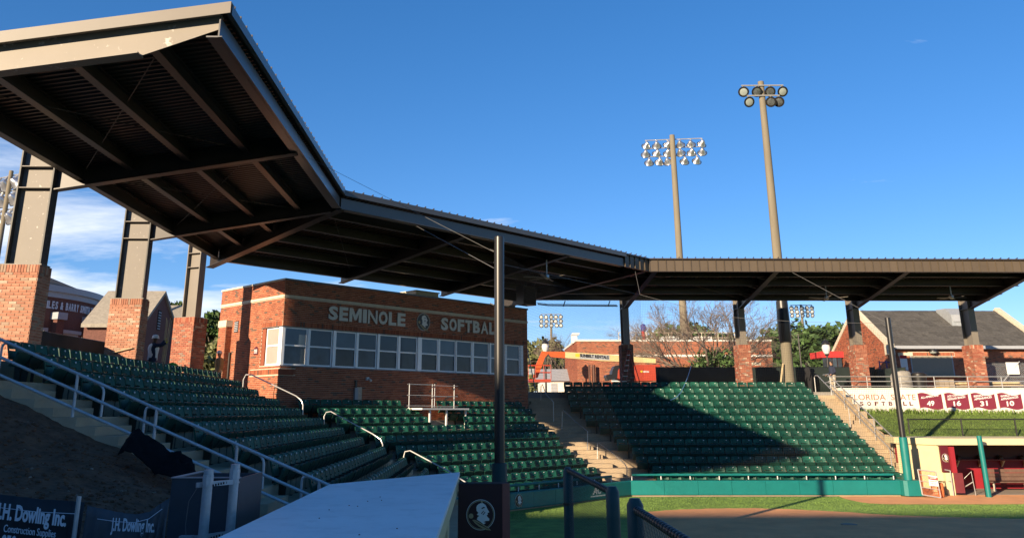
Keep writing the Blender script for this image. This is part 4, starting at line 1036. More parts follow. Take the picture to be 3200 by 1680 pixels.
# grass clump at the foot of the stairs
def inpoly(x,y,P):
    c=False;j=len(P)-1
    for i in range(len(P)):
        if (P[i][1]>y)!=(P[j][1]>y) and x<(P[j][0]-P[i][0])*(y-P[i][1])/(P[j][1]-P[i][1])+P[i][0]:c=not c
        j=i
    return c
def turf_pt():
    while True:
        x=random.uniform(1.0,23);y=random.uniform(29.6,37.0)
        if (x-y)*.7071<-21.95 or inpoly(x,y,clay) or inpoly(x,y,trk):continue
        return x,y,0
M_turf=mat('turf_grass_blades',(.135,.22,.042),.7,var=.3,scale=1.2,rand=.2)
def tufts(name,label,n,fn,h0,h1,m,seed,wr=.10):
    random.seed(seed);b=MB()
    for i in range(n):
        x,y,z=fn();a=random.uniform(0,6.28);h=random.uniform(h0,h1);w=h*wr;l=random.uniform(.2,.7)*h
        dx,dy=math.cos(a),math.sin(a);p=V((x,y,z-.01));s=V((-dy,dx,0))*w;m1=p+V((dx*l*.35,dy*l*.35,h*.6));tp=p+V((dx*l,dy*l,h))
        b.add([p-s,p+s,m1+s*.7,m1-s*.7,tp],[(0,1,2,3),(3,2,4)])
    o=b.build(name,m,None,normals=False);return tag(o,label,'grass',None,'stuff')
def fn_():
    x=random.uniform(-3.6,-1.6);y=random.uniform(11.8,15.4);return x,y,bank_z(x,y)
tufts('field_turf','short green turf of the field between clay and padded wall',42000,lambda:turf_pt(),.018,.034,M_turf,31,.35)
tufts('grass_tufts','patch of grass at the foot of the near stairs',2600,fn_,.04,.13,M_blade,3)
# crumpled black tarp on the bank beside the stairs
pts=[atY(402,1352,15.0),atY(425,1340,15.0),atY(470,1368,15.0),atY(520,1412,14.9),atY(560,1418,14.8),atY(592,1430,14.6),atY(606,1478,14.3)]
b=MB();N_=26;Mm=12
random.seed(4)
for i in range(N_):
    f=i/(N_-1)*(len(pts)-1);k=min(int(f),len(pts)-2);c=pts[k].lerp(pts[k+1],f-k)
    for j in range(Mm):
        g=j/(Mm-1);y=c.y+.12-g*.62
        z=c.z+.02-.75*g**1.2*.42+.05*mnoise.noise(V((i*.22,g*2,0)))+.045*mnoise.noise(V((i*.8,g*5,3)))-.05*abs(i/(N_-1)-.5)
        x=c.x+.03*mnoise.noise(V((i*.6,g*4,7)))+g*.06
        z=max(z,bank_z(x,y)+.015)
        b.v.append((x,y,z))
for i in range(N_-1):
    for j in range(Mm-1):
        a=i*Mm+j;b.f.append([a,a+1,a+Mm+1,a+Mm]);b.m.append(0)
o=b.build('crumpled_tarp',M_tarp,None,True);sm=o.modifiers.new('s','SOLIDIFY');sm.thickness=.012;tag(o,'crumpled black tarp lying on the soil bank beside the stairs','tarp')
# silt fence with printed fabric
def fabric(name,label,pts_top,drop,m,y0):
    t=thing(name,label,'silt fence',(*pts_top[0][:2],1.2))
    b=MB();n=len(pts_top)*8;K=7
    for i in range(n+1):
        f=i/n*(len(pts_top)-1);k=min(int(f),len(pts_top)-2);c=V(pts_top[k]).lerp(V(pts_top[k+1]),f-k)
        for j in range(K):
            g=j/(K-1);w=.022*math.sin(i*.9+g*5)*g+.03*mnoise.noise(V((i*.3,g*2.2,y0)))
            b.v.append((c.x,c.y-w-.05*g,c.z-drop*g))
    for i in range(n):
        for j in range(K-1):
            a=i*K+j;b.f.append([a,a+1,a+K+1,a+K]);b.m.append(0)
    o=b.build('fabric',m,t,True);s=o.modifiers.new('s','SOLIDIFY');s.thickness=.004
    return t
YB_=9.6
Pb=lambda a,c:atY(a*.2174,1450+c*.2174,YB_)
f1=fabric('silt_fence','dark silt fence fabric with blue-white supplier lettering at the bottom left corner',[Pb(-260,380),Pb(0,430),Pb(300,462),Pb(600,500),Pb(1000,520),Pb(1215,545)],1.1,M_silt,1)
f2=fabric('silt_fence','grey sagging silt fence fabric with lettering between the stake and the dark box',[Pb(1260,590),Pb(1500,640),Pb(1750,690),Pb(1950,715),Pb(2150,680),Pb(2300,570),Pb(2440,480)],.62,M_silt2,5)
def skewtext(q,txt,A,B_,h,m,bold=.02):
    """lettering between photo points A and B (baseline), in the fabric plane"""
    Pt=lambda a,c:atY(a*.2174,1450+c*.2174,YB_-.16)
    a,c=Pt(*A),Pt(*B_);d=c-a
    text('lettering',txt,m,q,a,d,V((0,-1,0)),h,d.length,ext=.006,bold=bold)
skewtext(f1,'J.H. Dowling Inc.',(-70,850),(935,965),.205,M_ink,.03)
skewtext(f1,'Construction Supplies',(45,1000),(790,1085),.095,M_ink,.0)
skewtext(f1,'850',(0,1230),(210,1250),.15,M_ink,.03)
skewtext(f2,'J.H. Dowling Inc.',(1585,1010),(2210,1035),.165,M_ink,.02)
for q,pp_ in ((f1,[Pb(0,590),Pb(600,660),Pb(1200,690)]),(f2,[Pb(1470,760),Pb(1750,800),Pb(2000,812),Pb(2200,760),Pb(2390,620)])):
    tubep('cord',M_ink,q,[p-V((0,.12,0)) for p in pp_],.003,4)
p=Pb(1237,435);tag(tubep('fence_stake',M_galv,None,[(p.x+.01,p.y-.18,.2),(p.x+.01,p.y-.18,p.z)],.024,8),'grey metal pipe stake holding up the silt fence','stake')
# dark box (back of a sign) with two galvanised posts
q=thing('equipment_box','dark open-topped box behind two galvanised posts in the foreground','box',(-3.6,11.6,.8))
x0,x1,y0,y1,zt=-3.86,-3.02,11.15,12.3,2.60
b=MB();b.box(x0,x1,y0,y0+.03,.6,zt);b.box(x0,x0+.03,y0+.03,y1,.6,zt);b.box(x0+.03,x1,y1-.03,y1,.6,zt-.01);b.box(x1-.03,x1,y0+.03,y1-.03,.6,zt);b.build('shell',M_slate,q)
b=MB();b.box(x0+.031,x1-.031,y0+.031,y1-.031,zt-.22,zt-.18);b.build('liner',M_slate,q)
b=MB();b.box(x0-.01,x1+.01,y0-.012,y0+.045,zt+.002,zt+.016);b.box(x0-.01,x0+.045,y0+.046,y1+.01,zt+.002,zt+.016);b.build('rim',M_plastic,q)
q=thing('post_frame','pair of galvanised steel posts joined by two perforated channels','post frame',(-3.05,11.0,.5))
pA=V((-3.24,10.6,0));pB=V((-3.16,11.6,0))
pA=V((atY(652,1478,10.55).x,10.55,0));pB=V((atY(735,1462,10.95).x,10.95,0))
for p,z,nm in ((pA,2.69,'post'),(pB,2.73,'post')):
    b=MB();b.lathe([(.057,0),(.057,z-.25)],(p.x,p.y,.3),UP,16);po=b.build(nm,M_galv,q,True)
    b=MB();b.lathe([(.064,z-.12),(.064,z-.01),(.05,z)],(p.x,p.y,0),UP,8);b.build('cap',M_galv,po)
    for zz in (2.56,1.98):
        b=MB();b.lathe([(.066,0),(.066,.018)],(p.x,p.y,zz),UP,14);b.build('clamp',M_galv,po)
for zz in (2.57,1.99):
    b=MB();b.beam((pA.x-.12,pA.y-.03,zz),(pB.x,pB.y-.07,zz+.01),.03,.055);ch=b.build('channel',M_galv,q)
    for i in range(7):
        c=V((pA.x+.08,pA.y-.047,zz)).lerp(V((pB.x-.04,pB.y-.087,zz+.01)),i/6);b=MB();b.box(c.x-.008,c.x+.008,c.y-.003,c.y+.002,c.z-.012,c.z+.012);b.build('slot',M_dark,ch)
b=MB();b.box(pA.x-.24,pA.x-.09,pA.y-.12,pA.y-.03,1.85,2.03);b.build('junction_box',M_plastic,q)
tubep('conduit',M_galv,q,[(pA.x-.13,pA.y-.08,1.0),(pA.x-.13,pA.y-.08,1.87)],.016,8)
tubep('wire',M_rope,q,[(pA.x-.1,pA.y-.05,2.55),(pA.x-.18,pA.y-.07,2.4),(pA.x-.19,pA.y-.08,2.15),(pA.x-.16,pA.y-.08,1.95),(pA.x-.18,pA.y-.1,1.7),(pA.x-.1,pA.y-.1,1.5)],.004,5)
# ================================================================ RIGHT SIDE: white wall with banners, grass bank, dugout
q=thing('lettered_wall','white painted retaining wall with maroon lettering and flags at right','wall',(30,47.65,2.5))
b=MB();b.box(19.76,44,47.60,47.90,2.2,4.60);b.build('wall',M_whitewall,q)
b=MB();b.box(19.76,44,47.57,47.93,4.601,4.66);b.build('coping',M_whitewall,q)
YWf=47.60
def wtext(qq,txt,x0,x1,z0,h,m,bold=.02,ext=.006,sh=0,up=UP,dirx=(1,0,0)):
    text('lettering',txt,m,qq,(x0,YWf-.002,z0),dirx,(0,-1,0),h,x1-x0,ext=ext,bold=bold,up=up)
s_=thing('wall_title','outlined FLORIDA STATE over SOFTBALL lettering on the white wall','sign',(21.5,47.58,3.7))
M_goldt=mat('gold_letter_edge',(.34,.12,.07),.6)
x=20.95
for w_,(xa,xb) in (('FLORIDA',(20.35,22.32)),('STATE',(22.62,24.0))):
    text('lettering',w_,M_goldt,s_,(xa,YWf-.002,4.02),(1,0,0),(0,-1,0),.30,xb-xa,ext=.004,bold=.0)
k=0
for c,xx in zip('SOFTBALL',[20.85,21.26,21.67,22.05,22.45,22.85,23.25,23.6]):
    text('lettering',c,M_garnet,s_,(xx,YWf-.002,3.72),(1,0,0),(0,-1,0),.21,.21,ext=.004,bold=.03)
def flagp(label,x,lines,num):
    t=thing('painted_flag',label,'banner',(x,47.58,3.5));W_=1.30;n=24
    wav=lambda f:.075*math.sin(f*2*math.pi*.95+.5)
    up=[(x+W_*i/n,YWf-.004,4.33+wav(i/n)) for i in range(n+1)];dn=[(x+.05+W_*i/n*.98,YWf-.004,3.56+wav(i/n)*.8) for i in range(n+1)]
    b=MB();b.prism(up+dn[::-1],(0,.003,0));b.build('cloth',M_garnet2,t)
    b=MB();b.prism([(x-.03,YWf-.004,4.42),(x+.0,YWf-.004,4.36),(x+.05,YWf-.004,3.56),(x+.02,YWf-.004,3.54)],(0,.003,0));b.build('staff',M_goldt,t)
    z=4.17 if len(lines)==2 else 4.10
    for i,l in enumerate(lines):
        text('lettering',l,M_white,t,(x+.14,YWf-.005,z-.02-i*.155),V((1,0,.14)),(0,-1,0),.115,1.0 if len(l)>9 else .85,ext=.003,bold=.03,up=V((-.0,0,1)))
    text('numeral',num,M_white,t,(x+.43,YWf-.005,3.68),V((1,0,.10)),(0,-1,0),.27,.42,ext=.003,bold=.03)
M_garnet2=mat('flag_maroon',(.20,.022,.045),.6,var=.06)
flagp('painted maroon flag reading ALL-AMERICANS 49',24.14,['ALL-AMERICANS'],'49');flagp('painted maroon flag reading ACC CHAMPIONS REGULAR SEASON 16',25.62,['ACC CHAMPIONS','REGULAR SEASON'],'16')
flagp('painted maroon flag reading REGIONAL APPEARANCES 31',27.10,['REGIONAL','APPEARANCES'],'31');flagp('painted maroon flag reading WORLD SERIES APPEARANCES 10',28.58,['WORLD SERIES','APPEARANCES'],'10')
flagp('edge of a fifth painted maroon flag cut by the right picture border',30.06,['CONFERENCE','TITLES'],'17') if False else None
def hill_z(x,y):
    f=max(0,min(1,(y-40.6)/(47.6-40.6)))
    z=2.1+(3.42-2.1)*f**.9-.012*max(0,x-20)+.05*mnoise.noise(V((x*.8,y*.8,2)))
    return z
struct(grid_sheet('grass_bank',19.5,45,40.55,47.61,70,40,hill_z,M_hill))
def fh():
    x=random.uniform(19.9,31);y=random.uniform(40.7,47.5)**1;return x,y,hill_z(x,y)
tufts('bank_grass','weedy green grass covering the bank behind the dugout',30000,fh,.03,.10,M_blade,8)
def fh2():
    x=random.uniform(19.8,31);y=random.uniform(46.9,47.55);return x,y,hill_z(x,y)
tufts('wall_weeds','taller weeds along the foot of the white wall',1500,fh2,.08,.30,M_blade,9)
q=chain('chain_fence','black chain link fence along the top of the right dugout',(20.4,41.6),(32,41.6),2.15,3.05,.12,.004,rail=.03,wrap=False)
for x in (20.45,23.0,25.6,28.2,30.8):tubep('post',M_black,q,[(x,41.6,2.0),(x,41.6,3.1)],.035,8)
# ---- right dugout
q=thing('right_dugout','cream dugout with a dark red interior and a wooden bench at right','dugout',(24,39,0))
YF,YBk=37.75,40.9
b=MB();b.prism([(19.6,37.6,2.02),(20.0,YF-.15,2.02),(36,YF-.15,2.02),(36,YBk,2.02),(18.9,YBk,2.02),(18.75,39.7,2.02)],(0,0,.27));b.build('roof',M_cream,q)
b=MB();b.prism([(18.85,39.75,0),(19.62,37.75,0),(19.85,37.75,0),(19.85,37.9,0),(19.05,39.9,0)],(0,0,2.02));b.build('end_wall',M_cream,q)
b=MB();b.box(19.3,36,YBk-.2,YBk,-.3,2.02);b.build('back_wall',M_red,q)
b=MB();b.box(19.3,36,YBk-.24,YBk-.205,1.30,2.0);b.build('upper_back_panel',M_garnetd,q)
b=MB();b.box(19.4,36,YBk-.55,YBk-.245,1.24,1.29);sh=b.build('shelf',M_padw,q)
for i in range(9):
    x=20.9+i*1.05;b=MB();b.prism([(x,YBk-.5,1.238),(x,YBk-.23,1.238),(x,YBk-.23,.95)],(.07,0,0));b.build('bracket',M_cream,sh)
b=MB();b.box(19.0,36,YF,YBk,-.3,.012);b.build('floor',M_conc2,q)
b=MB();b.box(19.72,20.06,37.62,37.74,.92,2.0);b.build('front_panel',M_garnet,q)
b=MB();b.box(20.065,20.26,37.5,37.72,.90,1.96);b.build('post_pad',M_redpad,q) if False else b.build('post_pad',M_red,q)
b=MB();b.prism([(20.10,37.48,.10),(20.46,37.48,.10),(20.46,37.7,.10),(20.10,37.7,.10)],(0,0,.80));b.build('low_pad',M_padw,q)
b=MB();b.box(19.75,20.09,37.55,37.74,0,.90);b.build('low_wall',M_cream,q)
emb_on(V((19.89,37.615,1.50)),(1,0,0),(0,-1,0),.17,.85,'round profile emblem on the maroon panel of the right dugout')
q=thing('players_bench','long brown slatted bench with pale metal legs inside the right dugout','bench',(25,39.4,0))
for i in range(3):
    b=MB();b.box(22.55,33,39.62+.03*i,39.66+.03*i,.44+.165*i,.59+.165*i);b.build('back_slat',M_brownw,q)
for i in range(3):
    b=MB();b.box(22.55,33,39.10+.155*i,39.24+.155*i,.38,.42);b.build('seat_slat',M_brownw,q)
for x in (22.8,24.2,25.6,27.0,28.4,29.8,31.2):
    b=MB();b.beam((x-.05,39.2,.0),(x-.05,39.25,.375),.07,.05,V((0,1,0)));b.beam((x+.12,39.55,.0),(x+.12,39.5,.375),.07,.05,V((0,1,0)));b.build('leg',M_stone,q)
# helmets/gear on the shelf
random.seed(12)
for i in range(7):
    x=20.9+i*1.05+random.uniform(-.12,.12);b=MB();b.lathe([(.12,0),(.125,.06),(.10,.13),(.05,.17),(.005,.18)],(x,YBk-.4,1.292),UP,12);h=b.build('batting_helmet',M_black,None,True)
    b=MB();b.box(x-.07,x+.07,YBk-.60,YBk-.50,1.31,1.325);b.build('visor',M_black,h)
    tag(h,'black helmet on the dugout shelf, %s from the left'%words[i],'helmet','helmets on the dugout shelf')
t=thing('padded_post','teal padded post standing in front of the right dugout','post',(21.05,36.8,0));b=MB();b.tube([(21.05,36.8,0),(21.04,36.8,1.2),(21.02,36.8,2.42)],[.105,.10,.10],12);b.build('post_pad',M_teal,t,True)
b=MB();b.box(20.98,21.10,36.9,36.94,0,2.3);b.build('steel_core',M_black,t)
railing('small metal handrail on the dugout steps left of the teal post',[[(20.35,37.9,.1),(20.35,37.9,.35),(20.85,37.5,.95),(20.9,37.5,.0)],[(20.45,37.85,.2),(20.88,37.5,.55)]],[],.022)
# construction gate with orange mesh
q=thing('mesh_gate','small rusty gate panel draped with orange mesh and a white notice beside the teal pad','gate',(18.5,36.45,0))
fr=[(18.16,36.55,.12),(18.80,36.35,.02),(18.74,36.35,1.02),(18.10,36.55,1.10)]
fr=[V(p) for p in fr]
for a_,b_ in ((0,1),(1,2),(2,3),(3,0)):tubep('frame_tube',M_rail,q,[fr[a_],fr[b_]],.025,7)
for f in (.3,.55,.8):tubep('bar',M_rail,q,[fr[0].lerp(fr[3],f),fr[1].lerp(fr[2],f)],.014,6)
b=MB()
for i in range(0,15):
    a_=fr[0].lerp(fr[1],i/14)+V((0,.03,0));c_=fr[3].lerp(fr[2],i/14)+V((0,.03,0));b.beam(a_,c_,.010,.006,V((0,1,0)))
for i in range(0,22):
    a_=fr[0].lerp(fr[3],i/21)+V((0,.034,0));c_=fr[1].lerp(fr[2],i/21)+V((0,.034,0));b.beam(a_,c_,.008,.006,V((0,1,0)))
stuff(b.build('orange_mesh',M_omesh,q))
nb_=[V((18.42,36.40,.48)),V((18.76,36.33,.46)),V((18.76,36.33,.84)),V((18.42,36.40,.90))]
s2=thing('warning_notice','white notice with a red DANGER heading tied to the orange mesh gate','sign',nb_[0])
b=MB();b.prism(nb_,(0,-.012,0));b.build('board',M_white,s2)
b=MB();b.prism([nb_[3].lerp(nb_[0],f)+V((0,-.016,0)) for f in (.10,.40)]+[nb_[2].lerp(nb_[1],f)+V((0,-.016,0)) for f in (.40,.10)],(0,-.003,0));b.build('red_band',M_redc,s2)
xd_=(nb_[1]-nb_[0])
text('lettering','DANGER',M_white,s2,nb_[3].lerp(nb_[0],.33)+xd_*.12+V((0,-.024,0)),xd_,(0,-1,0),.07,.26,ext=.002,bold=.02)
text('lettering','CONSTRUCTION',M_black,s2,nb_[3].lerp(nb_[0],.62)+xd_*.08+V((0,-.02,0)),xd_,(0,-1,0),.045,.28,ext=.002)
text('lettering','KEEP OUT',M_black,s2,nb_[3].lerp(nb_[0],.84)+xd_*.2+V((0,-.02,0)),xd_,(0,-1,0),.045,.2,ext=.002)
b=MB();b.lathe([(.11,0),(.13,.25),(.12,.5),(.06,.55)],(19.05,36.75,.02),UP,12);o=b.build('mesh_roll',M_omesh,None,True);tag(o,'roll of orange mesh standing beside the small gate','mesh roll')
# ceiling fans
def fan(label,x,y,ztop,zf,rot,r=1.15):
    t=thing('ceiling_fan',label,'ceiling fan',(x,y,zf));tubep('down_rod',M_rail,t,[(x,y,ztop),(x,y,zf+.1)],.03,8)
    b=MB();b.lathe([(.05,.16),(.12,.12),(.13,.0),(.08,-.06),(.02,-.08)],(x,y,zf),UP,14);b.build('motor',M_rail,t,True)
    for i in range(6):
        a=rot+i*math.pi/3;d=V((math.cos(a),math.sin(a),0));s=V((-d.y,d.x,.25));b=MB();b.par(V((x,y,zf-.0))+d*.12-s*.06,d*(r-.12),s*.12,(0,0,.012));b.build('blade',M_steel2,t)
fan('large ceiling fan under the middle of the right roof',18.75,45.4,10.2,9.30,.3);fan('ceiling fan hanging near the right end of the right roof',25.6,45.4,10.2,9.35,.9,.75);fan('ceiling fan under the middle roof right of the near pole',3.0,38.6,10.2,9.35,.2,1.1)
# ================================================================ CONCOURSE THINGS
random.seed(21)
def person(label,x,y,z0,face,parts,H=1.76,arms='down',lean=0,legs=True):
    """one continuous skinned body; face = heading (radians, 0 = +x). parts: dict of materials"""
    t=thing('person',label,'person',(x,y,z0))
    f=V((math.cos(face),math.sin(face),0));s=V((-f.y,f.x,0));k=H/1.76
    P=lambda a,b_,c:V((x,y,z0))+f*(a*k)+s*(b_*k)+UP*(c*k)
    vs=[];es=[];rad=[]
    def add(p,r,par=None):
        vs.append(p);rad.append(r*k)
        if par is not None:es.append((par,len(vs)-1))
        return len(vs)-1
    hip=add(P(0,0,.95),.145);wa=add(P(.0+lean*.3,0,1.12),.135,hip);ch=add(P(.01+lean*.7,0,1.33),.155,wa);nk0=add(P(lean,0,1.46),.085,ch);nk=add(P(.01+lean,0,1.53),.055,nk0)
    for sg in (1,-1):
        th=add(P(.0,sg*.095,.84),.095,hip);kn=add(P(.02,sg*.10,.49),.062,th);an=add(P(-.01,sg*.10,.10),.045,kn);ft=add(P(.14,sg*.115,.045),.038,an)
    hands=[]
    for sg in (1,-1):
        sh=add(P(lean*.9,sg*.19,1.41),.062,ch)
        if arms=='down':pts=[((.0,.245,1.14),.045),((.05,.26,.90),.034)]
        elif arms=='rail':pts=[((-.02,.25,1.15),.045),((.22,.22,1.02),.034)]
        elif arms=='up':pts=[((.22,.27,1.42),.045),((.36,.24,1.62 if sg>0 else 1.5),.036)]
        for (q,r) in pts:sh=add(P(q[0]+lean*.8,sg*q[1],q[2]),r,sh)
        hands.append(P(pts[-1][0][0]+lean*.8,sg*pts[-1][0][1],pts[-1][0][2]))
    me=bpy.data.meshes.new('body');org=ORG[t.name];me.from_pydata([p-org for p in vs],es,[]);o=bpy.data.objects.new('body',me);COL.objects.link(o);o.parent=t
    sk=o.modifiers.new('sk','SKIN');sv=me.skin_vertices[0].data
    for i,r in enumerate(rad):sv[i].radius=(r,r)
    sv[0].use_root=True;su=o.modifiers.new('su','SUBSURF');su.levels=1;su.render_levels=1
    me.materials.append(parts['body'])
    # trousers as clothing over the legs
    b=MB()
    for sg in (1,-1):b.tube([P(.0,sg*.07,.98),P(0,sg*.098,.80),P(.02,sg*.10,.49),P(-.005,sg*.10,.09)],[.14*k,.115*k,.085*k,.075*k],10)
    b.build('trousers',parts['legs'],t,True)
    b=MB();b.tube([P(-.005,0,.93),P(lean*.3,0,1.12),P(lean*.7,0,1.32),P(lean*.95,0,1.44),P(lean,0,1.49)],[.165*k,.16*k,.19*k,.16*k,.08*k],12);b.build('shirt',parts['top'],t,True)
    for sg,hd in zip((1,-1),hands):
        # palm, four fingers and a thumb
        b=MB();d=(hd-P(lean*.8,sg*.25,1.14));d=d.normalized() if d.length>.01 else -UP;c=hd;sd=s*sg
        b.tube([c,c+d*.05*k,c+d*.09*k],[.03*k,.04*k,.032*k],7)
        for i_ in range(4):
            o0=c+d*.08*k+s*((i_-1.5)*.018*k);b.tube([o0,o0+d*.04*k-UP*.006,o0+d*(.07-.008*abs(i_-1.5))*k-UP*.02],[.009*k,.008*k,.006*k],5)
        b.tube([c+d*.02*k-sd*.03*k,c+d*.06*k-sd*.055*k],[.012*k,.009*k],5);b.build('hand',parts.get('hand',parts['skin']),t,True)
        sh0=P(lean*.9,sg*.19,1.41);el=P((-.02 if arms!='up' else .22)+lean*.8,sg*.25,1.14 if arms!='up' else 1.42)
        b=MB();b.tube([sh0,el],[.075*k,.06*k],9)
        if parts.get('long',True):b.tube([el,hd],[.06*k,.045*k],9)
        b.build('sleeve',parts.get('sleeve',parts['top']),t,True)
    hc=P(.02+lean*1.1,0,1.645)
    b=MB();b.lathe([(.02,-.135*k),(.055*k,-.12*k),(.072*k,-.06*k),(.082*k,.0),(.083*k,.05*k),(.06*k,.095*k),(.01,.115*k)],hc,UP,14);hd_=b.build('head',parts['skin'],t,True)
    b=MB();nf=hc+f*.078*k;b.prism([nf+UP*.01*k,nf+s*.012*k-UP*.035*k,nf+f*.022*k-UP*.03*k],-s*.02*k);b.build('nose',parts['skin'],hd_)
    for sg in (1,-1):
        b=MB();b.lathe([(.009*k,0),(.007*k,.006)],hc+f*.076*k+s*(sg*.032*k)+UP*.012*k,f,8);b.build('eye',M_black,hd_)
        b=MB();b.lathe([(.02*k,-.008),(.026*k,0),(.015*k,.010)],hc+s*(sg*.082*k)-UP*.005*k,s*sg,8);b.build('ear',parts['skin'],hd_)
    b=MB();b.par(hc+f*.07*k-s*.022*k-UP*.066*k,f*.012*k,s*.044*k,UP*.008*k);b.build('mouth',M_redc,hd_)
    if parts.get('hat'):
        b=MB();b.lathe([(.135*k,0),(.13*k,.012*k),(.112*k,.02*k),(.108*k,.07*k),(.075*k,.115*k),(.01,.13*k)],hc+UP*.02*k+f*.01,UP,16);b.build('hard_hat',parts['hat'],t,True)
    else:
        b=MB();b.lathe([(.088*k,-.02*k),(.092*k,.05*k),(.068*k,.105*k),(.01,.125*k)],hc-f*.012*k,UP,14);b.build('hair',M_hair,t,True)
    b=MB()
    for sg in (1,-1):
        q=P(-.09,sg*.10,0);b.par(q-s*.05*k,f*.28*k,s*.10*k,UP*.07*k)
    b.build('shoes',M_black,t)
    return t,hands
t,h=person('person in a navy shirt and khaki trousers holding the metal stair rail',20.5,50.0,CZ,R(190),dict(body=M_navy,top=M_navy,legs=M_khaki,skin=M_skin,long=False),1.78,'rail')
person('person dressed all in black with head bowed, walking behind the top row',19.75,51.6,CZ,R(180),dict(body=M_blackc,top=M_blackc,legs=M_blackc,skin=M_blackc,hand=M_blackc),1.80,'down',lean=.10)
wk=atY(478,1105,30.4)
t,h=person('construction worker in a white hard hat and pale vest lifting two poles',wk.x,30.4,CZ-.25,R(25),dict(body=M_navy,top=M_whitec,sleeve=M_navy,legs=M_navy,skin=M_skind,hat=M_hat,hand=M_yellow),1.80,'up')
for i,hd in enumerate(h):
    b=MB()
    for o in (-.03,.03):b.tube([hd+V((o,0,-.75)),hd+V((o*2.2+.05,0,.80))],.016,6)
    b.build('tool',M_wood,None,True);tag(bpy.data.objects['tool' if i==0 else 'tool.001'],['pair of pale wooden handles raised by the left hand of the worker','pair of pale wooden handles held in the right hand of the worker'][i],'tool')
b=MB();b.lathe([(.22,0),(.28,.2),(.28,.42),(.17,.62),(.02,.68)],(wk.x+.65,30.6,CZ-.05),UP,14);tag(b.build('green_cover',M_green,None,True),'bright green rounded cover beside the worker in the white vest','cover')
wk2=atY(672,1130,35.6)
person('second construction worker in a white hard hat and tan jacket behind the press box pilaster',wk2.x,36.2,CZ-.35,R(200),dict(body=M_tan,top=M_tan,legs=M_khaki,skin=M_skin,hat=M_hat),1.75,'down')
# board leaning on the second pier
tag(beamp('loose_board',M_wood,None,atY(352,1101,28.72),atY(414,1086,28.72),.05,.03),'short pale board fixed across the second brick pier','board')
# dark green screen behind the left top row
def screenfence(label,p0,p1,z0,z1,n,m=M_screen):
    t=thing('screen_fence',label,'fence',(*p0,z0));p0,p1=V((*p0,0)),V((*p1,0));d=p1-p0;nr=V((-d.y,d.x,0)).normalized();b=MB();K=n*6
    for i in range(K+1):
        f=i/K;w=.04*math.sin(i*1.1)+.03*math.sin(i*2.7)
        sag=.03*abs(math.sin(i/6*math.pi))
        for z in (z0,z1-sag):b.v.append(tuple(p0+d*f+nr*w*(.4 if z==z0 else 1)+UP*z))
    for i in range(K):b.f.append([2*i,2*i+1,2*i+3,2*i+2]);b.m.append(0)
    o=b.build('screen',m,t,True);s=o.modifiers.new('s','SOLIDIFY');s.thickness=.008
    for i in range(n+1):
        p=p0+d*(i/n)+nr*.08;tubep('post',M_black,t,[p+UP*z0,p+UP*(z1+.03)],.03,7)
    tubep('top_rail',M_black,t,[p0+UP*z1+nr*.08,p1+UP*z1+nr*.08],.018,6);return t
screenfence('dark green screen fence behind the top row between the left brick piers',(-13.2,23.4),(-13.0,33),CZ,5.72,4)
tubep('screen_top_rail',M_rope,None,[atY(122,1051,27.0),atY(320,1071,29.5)],.02,6);tag(bpy.data.objects['screen_top_rail'],'pale top rail of the dark screen between the left piers','rail')
screenfence('long black windscreen fence behind the top row of the right stand',(10.7,52.5),(24.2,52.5),CZ,6.02,8)
screenfence('dark screen fence seen between stair rail and right piers',(24.2,52.5),(24.9,50.3),CZ,5.9,2)
# step ladder in front of the first right pier
q=thing('step_ladder','red fibreglass stepladder standing open in front of the first right pier','ladder',(8.4,48.6,CZ))
apx=V((8.41,48.55,6.78))
for (bx,by) in ((7.72,48.35),(8.05,48.35)):tubep('front_rail',M_redor,q,[(bx,by,CZ),apx+V((bx-7.9)*.35*V((1,0,0)))],.03,6)
for (bx,by) in ((8.85,48.75),(9.1,48.75)):tubep('rear_rail',M_redor,q,[(bx,by,CZ),apx+V((bx-8.97)*.35*V((1,0,0)))],.024,6)
for i in range(1,8):
    f=i/8;c=V((7.9,48.35,CZ)).lerp(apx,f);w=.17*(1-f*.6);b=MB();b.box(c.x-w,c.x+w,c.y-.05,c.y+.03,c.z-.015,c.z+.015);b.build('tread',M_rail,q)
b=MB();b.box(apx.x-.14,apx.x+.14,apx.y-.1,apx.y+.1,apx.z,apx.z+.06);b.build('top_cap',M_black,q)
tubep('spreader',M_rail,q,[(8.05,48.5,5.7),(8.75,48.7,5.7)],.012,5)
b=MB();b.tube([V((8.0,48.45,CZ)),apx],.02,6)
# leaning plank by pole
tag(beamp('leaning_plank',M_wood,None,atY(2440,1195,50),atY(2447,1135,50.2),.10,.04),'tan plank leaning against the tall concrete light pole','plank')
# blue hose on seats
tag(tubep('blue_hose',M_bluehose if 'M_bluehose' in globals() else mat('blue_hose_plastic',(.14,.30,.52),.4),None,[atY(2160,1142,52.3),atY(2150,1175,49),atY(2140,1200,47.4),atY(2128,1225,46.2),atY(2115,1240,45.6),atY(2095,1250,45.3)],.022,6),'light blue hose hanging from the windscreen fence over the top right seats','hose')
